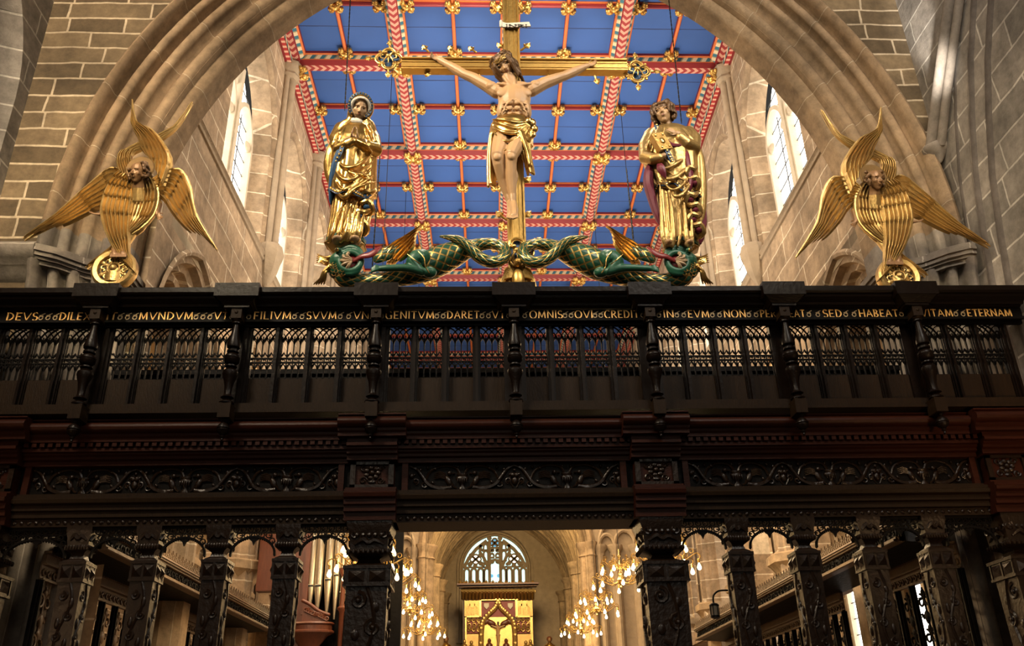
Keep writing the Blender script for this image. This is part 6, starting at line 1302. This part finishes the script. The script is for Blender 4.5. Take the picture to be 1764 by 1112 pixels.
# ---------------------------------------------------------------- choir furniture behind the screen
def stall(side, xf, xp, y0, y1, gaps, lab, nm):
    root = thing('stall_canopy', ch((xf, (y0 + y1) / 2, 3.6)), lab, 'stall canopy', 'carved canopies over the choir stalls'); s = -side      # s points to the middle of the choir
    zt, zl, zp = 4.0, 3.77, 3.62
    def run(mb, pr, a=y0, b=y1): mb.loft([[(xf + s * d, y, z) for d, z in pr] for y in (a, b)])
    mb = MB(); run(mb, [(-.10, zt + .03), (.03, zt + .03), (.04, zt + .005), (.02, zt), (.02, zt - .02), (-.01, zt - .025), (-.01, zt - .045), (-.03, zt - .05), (-.10, zt - .05)])
    choir(mb); mb.build('upper_cornice', 'wood_s', root, ang=25)
    mb = MB(); run(mb, [(-.12, zl + .06), (-.03, zl + .06), (-.01, zl + .045), (-.01, zl + .03), (.02, zl + .02), (.02, zl), (0, zl - .01), (-.12, zl - .01)]); choir(mb); mb.build('lower_cornice', 'wood_s', root, ang=25)
    mb = MB(); run(mb, [(-.14, zt), (-.06, zt), (-.06, zl), (-.14, zl)]); n = int((y1 - y0) / .16)
    for i in range(n):
        y = lerp(y0, y1, (i + .5) / n); c_ = V((xf - s * .055, y, (zt + zl) / 2)); mb.tube(spiral(c_, .06, .02, i * 1.1, 1.2 if i % 2 else -1.2, 9, V((0, 1, 0))), .016, 5); mb.ell(c_ + V((0, .07, .03 if i % 2 else -.03)), .02, .035, .02, None, 6, 4)
    choir(mb); mb.build('carved_frieze', 'wood_k', root, ang=60)
    mb = MB(); n = int((y1 - y0) / .075)
    for i in range(n):
        y = lerp(y0, y1, (i + .5) / n); h = .17 if i % 2 else .13; mb.strip([(xf - s * .04, y - .02, zt + .03), (xf - s * .04, y + .012, zt + .03 + h * .5), (xf - s * .04, y - .012, zt + .03 + h)], [.022, .03, .008], .02, (1, 0, 0)); mb.bar((xf - s * .04, y - .035, zt + .03 + h * .62), (xf - s * .04, y + .035, zt + .03 + h * .62), .016, .02, (1, 0, 0))
        mb.bar((xf - s * .04, y - .037, zt + .05), (xf - s * .04, y + .037, zt + .09), .014, .02, (1, 0, 0))
    tag(mb.build('leaf_cresting', 'wood_s', None, ang=30), None); o = COL.objects[-1] if False else bpy.data.objects['leaf_cresting' if side < 0 else 'leaf_cresting.001']; o.data.transform(Matrix.Identity(4))
    for v in o.data.vertices: v.co = ch(v.co) - root.location
    o.parent = root
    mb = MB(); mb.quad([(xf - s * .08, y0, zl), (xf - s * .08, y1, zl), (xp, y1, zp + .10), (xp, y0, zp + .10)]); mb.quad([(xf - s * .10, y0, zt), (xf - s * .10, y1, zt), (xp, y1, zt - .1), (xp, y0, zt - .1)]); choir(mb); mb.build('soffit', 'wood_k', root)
    segs = []; a = y0
    for g0, g1 in gaps: segs.append((a, g0)); a = g1
    segs.append((a, y1))
    for a, b in segs:
        pb = thing('lattice_screen', ch((xp, (a + b) / 2, 1.0)), None, None); pb.parent = root; pb.location = V(pb.location) - V(root.location); del_ = None
        mb = MB(); 
        for z0, z1, d in ((zp + .0, zp + .10, .05), (zp - .02, zp, .07), (zp - .20, zp - .175, .06)): mb.box(*sorted((xp, xp + s * d)), a, b, z0, z1)
        n = int((b - a) / .07)
        for i in range(n): y = lerp(a, b, (i + .5) / n); mb.box(*sorted((xp, xp + s * .09)), y - .018, y + .018, zp + .10, zp + .14)
        choir(mb); mb.build('head_rail', 'wood_s', pb, True)
        mb = MB(); mb.box(*sorted((xp, xp + s * .015)), a, b, zp - .18, zp - .02); n = int((b - a) / .13)
        for i in range(n): y = lerp(a, b, (i + .5) / n); c_ = V((xp + s * .025, y, zp - .10)); mb.tube(spiral(c_, .05, .015, i * PI, 1.1 if i % 2 else -1.1, 9, V((0, 1, 0))), .014, 5); mb.ell(c_ + V((0, .05, .02)), .015, .03, .018, None, 6, 4)
        choir(mb); mb.build('carved_band', 'wood_s', pb, True, 60)
        mb = MB(); n = max(1, round((b - a) / .46)); w = (b - a) / n
        for i in range(n + 1):
            y = a + w * i; mb.box(*sorted((xp, xp + s * .05)), y - .045, y + .045, 0, zp - .2); mb.box(*sorted((xp, xp + s * .08)), y - .015, y + .015, 0, zp - .2)
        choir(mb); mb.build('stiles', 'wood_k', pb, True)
        mb = MB(); xx = xp + s * .01
        for i in range(n):
            yc = a + w * (i + .5); z = zp - .30; hw = w * .5 - .06
            mb.tube([(xx, yc, 1.2), (xx, yc + .02, 2.2), (xx, yc - .02, 2.8), (xx, yc, zp - .25)], .014, 6)
            k = 0
            while z > 1.6:
                for q in (-1, 1): mb.tube(spiral((xx, yc + q * hw * .55, z - .12), hw * .55, .03, PI / 2 if q > 0 else PI / 2, q * 1.05, 14, V((0, 1, 0))), [.016] * 13 + [.024], 5)
                mb.ell((xx, yc, z - .34), .03, .05, .09, None, 8, 6); mb.ell((xx, yc, z - .02), .025, .045, .05, None, 8, 6)
                for q in (-1, 1): mb.tube([(xx, yc, z - .26), (xx, yc + q * hw * .6, z - .34), (xx, yc + q * hw * .8, z - .28)], .018, 5)
                z -= .46
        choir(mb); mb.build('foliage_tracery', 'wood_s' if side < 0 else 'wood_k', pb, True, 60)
stall(-1, -5.19, -5.92, 10.75, 19.4, [(14.35, 15.75), (18.05, 19.3)], 'dark carved stall canopy with leaf cresting receding along the left of the choir', 'left')
stall(1, 4.50, 5.28, 10.95, 23.0, [(13.75, 14.95)], 'dark carved stall canopy with leaf cresting receding along the right of the choir', 'right')
# bright aisle window behind the right lattice
q = [atx(px, py, 10.40) for px, py in ((1462, 1010), (1612, 1112))]; wy = (q[0].y + q[1].y) / 2; hw = abs(q[0].y - q[1].y) / 2 * 1.05; zt_ = 7.4
wn = MB(); xw = 10.42; oo = outline(wy, hw, 1.4, zt_ - .5, .3); wn.strip([(xw, a, b) for a, b in oo], .14, .2, (1, 0, 0), True)
for k in (-.33, .33): wn.bar((xw, wy + hw * k, 1.4), (xw, wy + hw * k, zt_), .13, .2, (1, 0, 0))
fr = struct('window_12', wn, 'stone_w', 'white daylit aisle window behind the lattice screen on the right', 'window'); g = MB(); g.add([(xw + .05, a, b) for a, b in oo], [list(range(len(oo)))]); g.build('pane', 'day', fr)
ld = MB()
for k in range(15): ld.bar((xw, wy - hw, 1.5 + k * .42), (xw, wy + hw, 1.5 + k * .42), .02, .03, (1, 0, 0))
for k in (-.66, 0, .66): ld.bar((xw, wy + hw * k, 1.4), (xw, wy + hw * k, zt_), .02, .03, (1, 0, 0))
ld.build('leading', 'lead', fr)

# organ case
def organ():
    Y = 18.0; root = thing('organ_case', at(555, 1112, Y), 'mahogany organ case with tall tin pipes behind the first slender post left of the opening', 'organ'); O = lambda px, py, dy=0: at(px, py, Y + dy)
    mb = MB(); x0, x1 = O(490, 1000).x, O(528, 1000).x; mb.box(x0, x1, Y + .0, Y + .5, 3.3, 6.6); mb.box(x1 - .05, x1 + .05, Y - .08, Y + .06, 3.9, 6.6); mb.box(x0 - .6, x0, Y + .2, Y + .5, 4.4, 6.6); mb.build('side_panel', 'organ', root)
    mb = MB(); mb.box(x1, O(690, 1000).x, Y + .35, Y + .5, 3.0, 6.6); mb.build('back_panel', 'wood_k', root)
    for i, (px, ym, r, dy, zb) in enumerate(((536, 1008, .075, .02, 1052), (549, 1008, .085, .0, 1056), (566, 998, .085, -.05, 1060), (580, 990, .07, -.08, 1066), (588, 1020, .05, .02, 1066), (597, 1022, .055, .0, 1066), (608, 1040, .06, .05, 1090), (620, 1045, .065, .07, 1090), (634, 1045, .07, .1, 1090), (648, 1045, .07, .1, 1090))):
        p = O(px, ym, dy); b = O(px + 1, zb, dy); mb = MB(); mb.lathe([(r * .25, b.z), (r * .98, p.z - .06), (r, p.z), (r, 6.5)], 14, (p.x, p.y, 0)); mb.box(p.x - r * .6, p.x + r * .6, p.y - r * 1.05, p.y - r * .8, p.z - .0, p.z + .015)
        k = mb.build('pipe', 'pipe', root); m2 = MB(); m2.box(p.x - r * .65, p.x + r * .65, p.y - r * 1.03, p.y - r * .7, p.z - .03, p.z); m2.build('pipe_mouth', 'iron', k)
    mb = MB(); pts = [O(px, py, -.15) for px, py in ((522, 1034), (534, 1040), (550, 1052), (566, 1058))]
    mb.tube(cr(pts, 12), .035, 8, ends=True); mb.loft([[p, V((p.x, p.y, O(560, 1072, -.15).z))] for p in cr(pts, 12)], closed=False, cap=False)
    for i in range(10): p = O(527 + i * 4.0, 1050 + i * 1.6, -.17); mb.tube(spiral(p, .05, .015, i, 1.2, 9), .014, 5)
    mb.build('carved_pipe_shade', 'organ', root, ang=60)
    z0, z1, z2 = O(540, 1075).z, O(540, 1090).z, O(540, 1112).z; xc_ = O(535, 1080).x
    mb = MB(); mb.lathe([(.16, z2 - .3), (.2, z2), (.34, z1 - .06), (.46, z1), (.46, z1 + .03), (.42, z1 + .05), (.42, z0 - .03), (.47, z0), (.44, z0 + .03)], 20, (xc_, Y, 0), None, 1.0, .6); mb.build('bracket_base', 'organ', root)
    mb = MB(); p = O(590, 1050); mb.lathe([(.04, 3.2), (.05, p.z - .05), (.09, p.z), (.09, p.z + .03), (.05, p.z + .06), (.04, p.z + .6), (.09, p.z + .7), (.09, p.z + .78)], 10, (p.x, Y - .1, 0)); mb.box(O(598, 1090).x, O(640, 1090).x, Y - .2, Y, O(600, 1112).z, O(600, 1085).z); mb.build('turned_column', 'organ', root)
organ()

# chandeliers
def chandelier():
    x, y, z = 0, 0, 0; root = thing('chandelier', (0, 0, 0), 'brass', 'chandelier', 'brass chandeliers with bare bulbs')
    mb = MB(); mb.lathe([(.01, -.42), (.03, -.38), (.015, -.34), (.06, -.28), (.09, -.20), (.05, -.12), (.03, -.08), (.055, -.04), (.03, 0), (.02, .1), (.05, .16), (.055, .2), (.02, .26), (.02, .36), (.05, .42), (.02, .48), (.012, .6)], 12); mb.build('stem', 'brass', root, False)
    tiers = ((8, .72, -.22, 0), (8, .50, .18, PI / 8))
    for n, R_, z0, ph in tiers:
        for k in range(n):
            a = 2 * PI * k / n + ph; c, s = math.cos(a), math.sin(a); D = lambda r, zz: V((c * r, s * r, zz))
            mb = MB(); mb.tube(cr([D(.04, z0), D(R_ * .35, z0 - .10), D(R_ * .7, z0 + .02), D(R_ * .95, z0 + .12), D(R_ * 1.06, z0 + .05), D(R_, z0 - .02)], 14), .012, 6, ends=True); mb.tube(spiral(D(R_ * .45, z0 + .04), .09, .02, 0, 1.3, 12, V((c, s, 0))), .010, 5); mb.tube(spiral(D(R_ * .82, z0 + .16), .06, .02, PI, -1.2, 10, V((c, s, 0))), .009, 5)
            arm = mb.build('arm', 'brass_d', root, False)
            mb = MB(); mb.lathe([(.012, .03), (.022, .02), (.026, -.05), (.02, -.06)], 8, D(R_, z0 - .02)); mb.build('lamp_holder', 'brass', arm, False)
            mb = MB(); mb.lathe([(.014, 0), (.018, -.02), (.034, -.055), (.044, -.085), (.040, -.115), (.02, -.135), (.004, -.14)], 10, D(R_, z0 - .08)); mb.build('bulb', 'bulb', arm, False)
    mb = MB(); mb.tube([(0, 0, .58), (0, 0, 12.0)], .008, 5); mb.build('suspension_rod', 'iron', root, False)
    return root
spots = [(635, 952, 17.0, 'beside the organ pipes, mostly hidden by the pier left of the opening'), (675, 985, 23.0, 'just right of the left pier, second from the screen'), (706, 1037, 28.5, 'third from the screen in the row left of the altar'), (731, 1076, 32.5, 'lowest of the row left of the altar'),
         (1140, 948, 18, 'mostly hidden by the pier right of the opening'), (1068, 985, 23.5, 'just left of the right pier, second from the screen'), (1027, 1037, 29, 'third from the screen in the row right of the altar'), (1000, 1073, 33, 'lowest of the row right of the altar')]
c0 = None
for i, (px, py, Y, lab) in enumerate(spots):
    p = at(px, py, Y); lab = 'lit brass chandelier ' + lab
    if c0 is None: c0 = chandelier(); o = c0; o.location = p; o['label'] = lab
    else: o = dup(c0, p, lab, rz=.3 * i)
    l = bpy.data.lights.new('chandelier_glow', 'POINT'); l.energy = 110; l.color = (1, .66, .30); l.shadow_soft_size = .45
    lo = bpy.data.objects.new('chandelier_glow', l); COL.objects.link(lo); lo.location = p + V((0, 0, -.1))

# altar screen
def reredos():
    Y = 43.5; root = thing('altar_screen', at(857, 1112, Y), 'tall gilded altar screen with a red and gold painted panel under the east window', 'altar screen'); A = lambda px, py, d=0: at(px, py, Y - d)
    def rect(mb, x0, y0, x1, y1, d, th=.1): a, b = at(x0, y1, Y), at(x1, y0, Y); mb.box(a.x, b.x, Y - d - th, Y - d, a.z, b.z)
    mb = MB(); rect(mb, 797, 1011, 917, 1125, -.4, .4); a_, b_ = at(797, 1112, Y), at(917, 1112, Y); mb.box(a_.x, b_.x, Y + .0, Y + .4, 0, a_.z); mb.box(a_.x + .2, b_.x - .2, Y - .9, Y, 0, 1.3); mb.build('back_board', 'wood_s', root)
    mb = MB(); rect(mb, 788, 1008, 926, 1013, .55, .5); rect(mb, 791, 1013, 923, 1016, .45, .5); mb.build('cornice', 'organ', root)
    mb = MB()
    for i in range(24): px = 792 + i * 5.7; h = 7 if i % 2 else 10; mb.tube([A(px, 1008, .7), A(px, 1008 - h * .5, .7), A(px, 1008 - h, .7)], [.05, .07, .01], 6); mb.ell(A(px, 1008 - h * .6, .7), .09, .05, .05, None, 6, 4)
    mb.build('cresting', 'gold_o', root)
    mb = MB()
    for i in range(21): px = 797 + i * 6.05; mb.tube(cr([A(px, 1016, .7), A(px, 1022, .45), A(px, 1031, .12)], 6), [.10, .085, .07], 6); mb.ell(A(px + 3, 1018, .6), .07, .07, .09, None, 6, 4)
    mb.build('coved_canopy', 'gold_d', root)
    for x0, x1 in ((801, 826), (890, 916)):
        mb = MB(); rect(mb, x0, 1034, x1, 1061, .02, .06)
        for k in range(2):
            xm = x0 + (x1 - x0) * (.28 + .44 * k); rect(mb, xm - 2, 1040, xm + 2, 1044, .09, .04)
            for j in range(6): mb.bar(A(xm - 5, 1058 - j * 2.4, .1), A(xm, 1055 - j * 2.4, .1), .03, .03); mb.bar(A(xm + 5, 1058 - j * 2.4, .1), A(xm, 1055 - j * 2.4, .1), .03, .03)
        for k in range(4): xx = x0 + (x1 - x0) * k / 3; rect(mb, xx - .8, 1034, xx + .8, 1061, .08, .05)
        mb.build('fretted_panel', 'gold_d', root)
    mb = MB()
    for x0, y0, x1, y1 in ((801, 1061, 828, 1063.5), (826, 1033, 829, 1063), (826, 1032, 892, 1034.5), (888, 1033, 891, 1063), (889, 1061, 917, 1063.5), (801, 1061, 804, 1112), (914, 1061, 917, 1112), (850, 1031, 866, 1033)): rect(mb, x0, y0, x1, y1, .06, .12)
    mb.build('gilt_frame', 'gold', root)
    for x0, y0, x1, y1 in ((829, 1035, 888, 1063), (804, 1064, 829, 1092), (889, 1064, 914, 1092)): mb = MB(); rect(mb, x0, y0, x1, y1, .01, .05); mb.build('crimson_panel', 'crim_p', root)
    for x0, x1 in ((804, 829), (889, 914)):
        mb = MB(); rect(mb, x0, 1090, x1, 1120, .01, .05)
        for j in range(9): mb.tube(spiral(A(lerp(x0 + 4, x1 - 4, (j % 3) / 2), 1068 + (j // 3) * 8, .1), .12, .03, j, 1.3, 9), .035, 5)
        mb.build('gilt_scrollwork', 'gold_d', root)
    mb = MB(); arch_ = [A(828, 1120, .12), A(829, 1085, .12), A(833, 1068, .12), A(845, 1055, .12), A(853, 1047, .12), A(858, 1036, .12), A(863, 1047, .12), A(871, 1055, .12), A(883, 1068, .12), A(887, 1085, .12), A(888, 1120, .12)]
    mb.tube(cr(arch_, 40), .11, 8); mb.tube([p + V((0, -.05, 0)) + (V((A(858, 1090).x, p.y, p.z - .1)) - p) * .12 for p in cr(arch_, 40)], .05, 6)
    for p in cr(arch_, 30): mb.ell(p + V((0, -.08, .06)), .09, .06, .08, None, 6, 4)
    mb.build('ogee_arch', 'gold_d', root)
    mb = MB(); poly = [A(830, 1120, .05), A(831, 1085, .05), A(835, 1070, .05), A(846, 1058, .05), A(858, 1050, .05), A(870, 1058, .05), A(881, 1070, .05), A(885, 1085, .05), A(886, 1120, .05)]; mb.add(poly, [list(range(9))]); mb.build('golden_ground', 'gold', root)
    mb = MB(); mb.bar(A(858, 1070, .1), A(858, 1120, .1), .09, .06); mb.bar(A(845, 1078, .1), A(871, 1078, .1), .08, .06); mb.build('small_cross', 'ink', root)
    sk = MB(); sk.tube([A(847, 1077, .2), A(858, 1081, .22), A(869, 1077, .2)], [.03, .055, .03], 7, ends=True); sk.tube([A(858, 1081, .22), A(858, 1088, .24), A(858, 1093, .24), A(859, 1103, .27), A(857, 1114, .2)], [.10, .075, .085, .06, .04], 8, ends=True); sk.ell(A(856.5, 1077, .24), .055, .06, .075); sk.ell(A(858, 1093, .24), .11, .09, .07); sk.build('small_crucified_figure', 'flesh', root)
    for px in (843, 872): m = MB(); m.lathe([(.22, -.9), (.20, -.3), (.17, -.1), (.15, .02), (.06, .1), (.085, .16), (.085, .22), (.03, .28)], 12, A(px, 1110, .3)); m.build('small_mourner', 'organ', root)
    for px in (800, 812, 906, 914): m = MB(); m.lathe([(.2, -.9), (.18, -.3), (.16, -.1), (.13, .0), (.05, .06), (.075, .12), (.075, .18), (.03, .24)], 12, A(px, 1110 if px in (800, 914) else 1112, .35)); m.build('small_saint', 'gold_d', root)
    for px, px2 in ((846, 838), (870, 878)): m = MB(); m.ell(A(px, 1072, .15), .25, .08, .12, Matrix.Rotation(.4 if px < 858 else -.4, 3, 'Y')); m.ell(A(px2, 1070, .15), .2, .06, .10, Matrix.Rotation(-.5 if px < 858 else .5, 3, 'Y')); m.build('small_angel', 'organ', root)
    for px in (838, 879): m = MB(); c_ = A(px, 1043, .1); m.prism([(-.12, .12), (.12, .12), (.12, -.02), (0, -.16), (-.12, -.02)], .04, c_); m.build('shield', 'white', root)
reredos()
for px, lab in ((768, 'small gilded figure on a post left of the altar screen'), (947, 'small gilded figure on a post right of the altar screen')):
    p = at(px, 1116, 42); r = thing('post_figure', p, lab, 'statue', 'gilded figures flanking the altar'); m = MB(); m.lathe([(.12, -6.0 + .4), (.12, -.4), (.2, -.35), (.2, -.3)], 10, p); m.build('post', 'gold_d', r)
    m = MB(); m.lathe([(.22, -.3), (.24, -.1), (.2, .1), (.13, .2), (.09, .24)], 12, p); m.tube([p + V((-.18, -.05, .1)), p + V((0, -.22, .0)), p + V((.18, -.05, .1))], .06, 7, ends=True); m.build('robe', 'gold', r)
    m = MB(); m.ell(p + V((0, -.02, .36)), .10, .11, .13); m.build('face', 'flesh_b', r); m = MB(); m.ell(p + V((0, .02, .40)), .13, .13, .12); m.build('hair', 'organ', r)
# lantern on a curved arm
Yl = 10.62; r = thing('lantern', at(1230, 1052, Yl), 'small black lantern on a curved arm beside the first slender post right of the opening', 'lantern')
L_ = lambda px, py: at(px, py, Yl); k = (L_(1240, 1040) - L_(1220, 1040)).length / 20
m = MB(); m.tube(cr([L_(1262, 1017), L_(1248, 1016), L_(1236, 1018), L_(1229, 1026), L_(1229, 1038)], 16), 1.6 * k, 8, ends=True); m.build('curved_arm', 'iron', r)
c_ = L_(1231, 1050); m = MB(); m.lathe([(1.5 * k, 12 * k), (7 * k, 10 * k), (8.5 * k, 8 * k), (8.5 * k, 6.5 * k)], 12, c_); m.lathe([(8 * k, -9 * k), (8 * k, -12 * k), (5 * k, -14 * k), (1 * k, -15 * k)], 12, c_)
for i in range(6): a = i * PI / 3; m.bar(c_ + V((7.4 * k * math.cos(a), 7.4 * k * math.sin(a), -9 * k)), c_ + V((7.4 * k * math.cos(a), 7.4 * k * math.sin(a), 7 * k)), 1.2 * k, 1.2 * k)
m.build('lantern_frame', 'iron', r); m = MB(); m.lathe([(6.6 * k, -9 * k), (6.6 * k, 7 * k)], 12, c_); m.build('frosted_glass', 'stone_w', r)
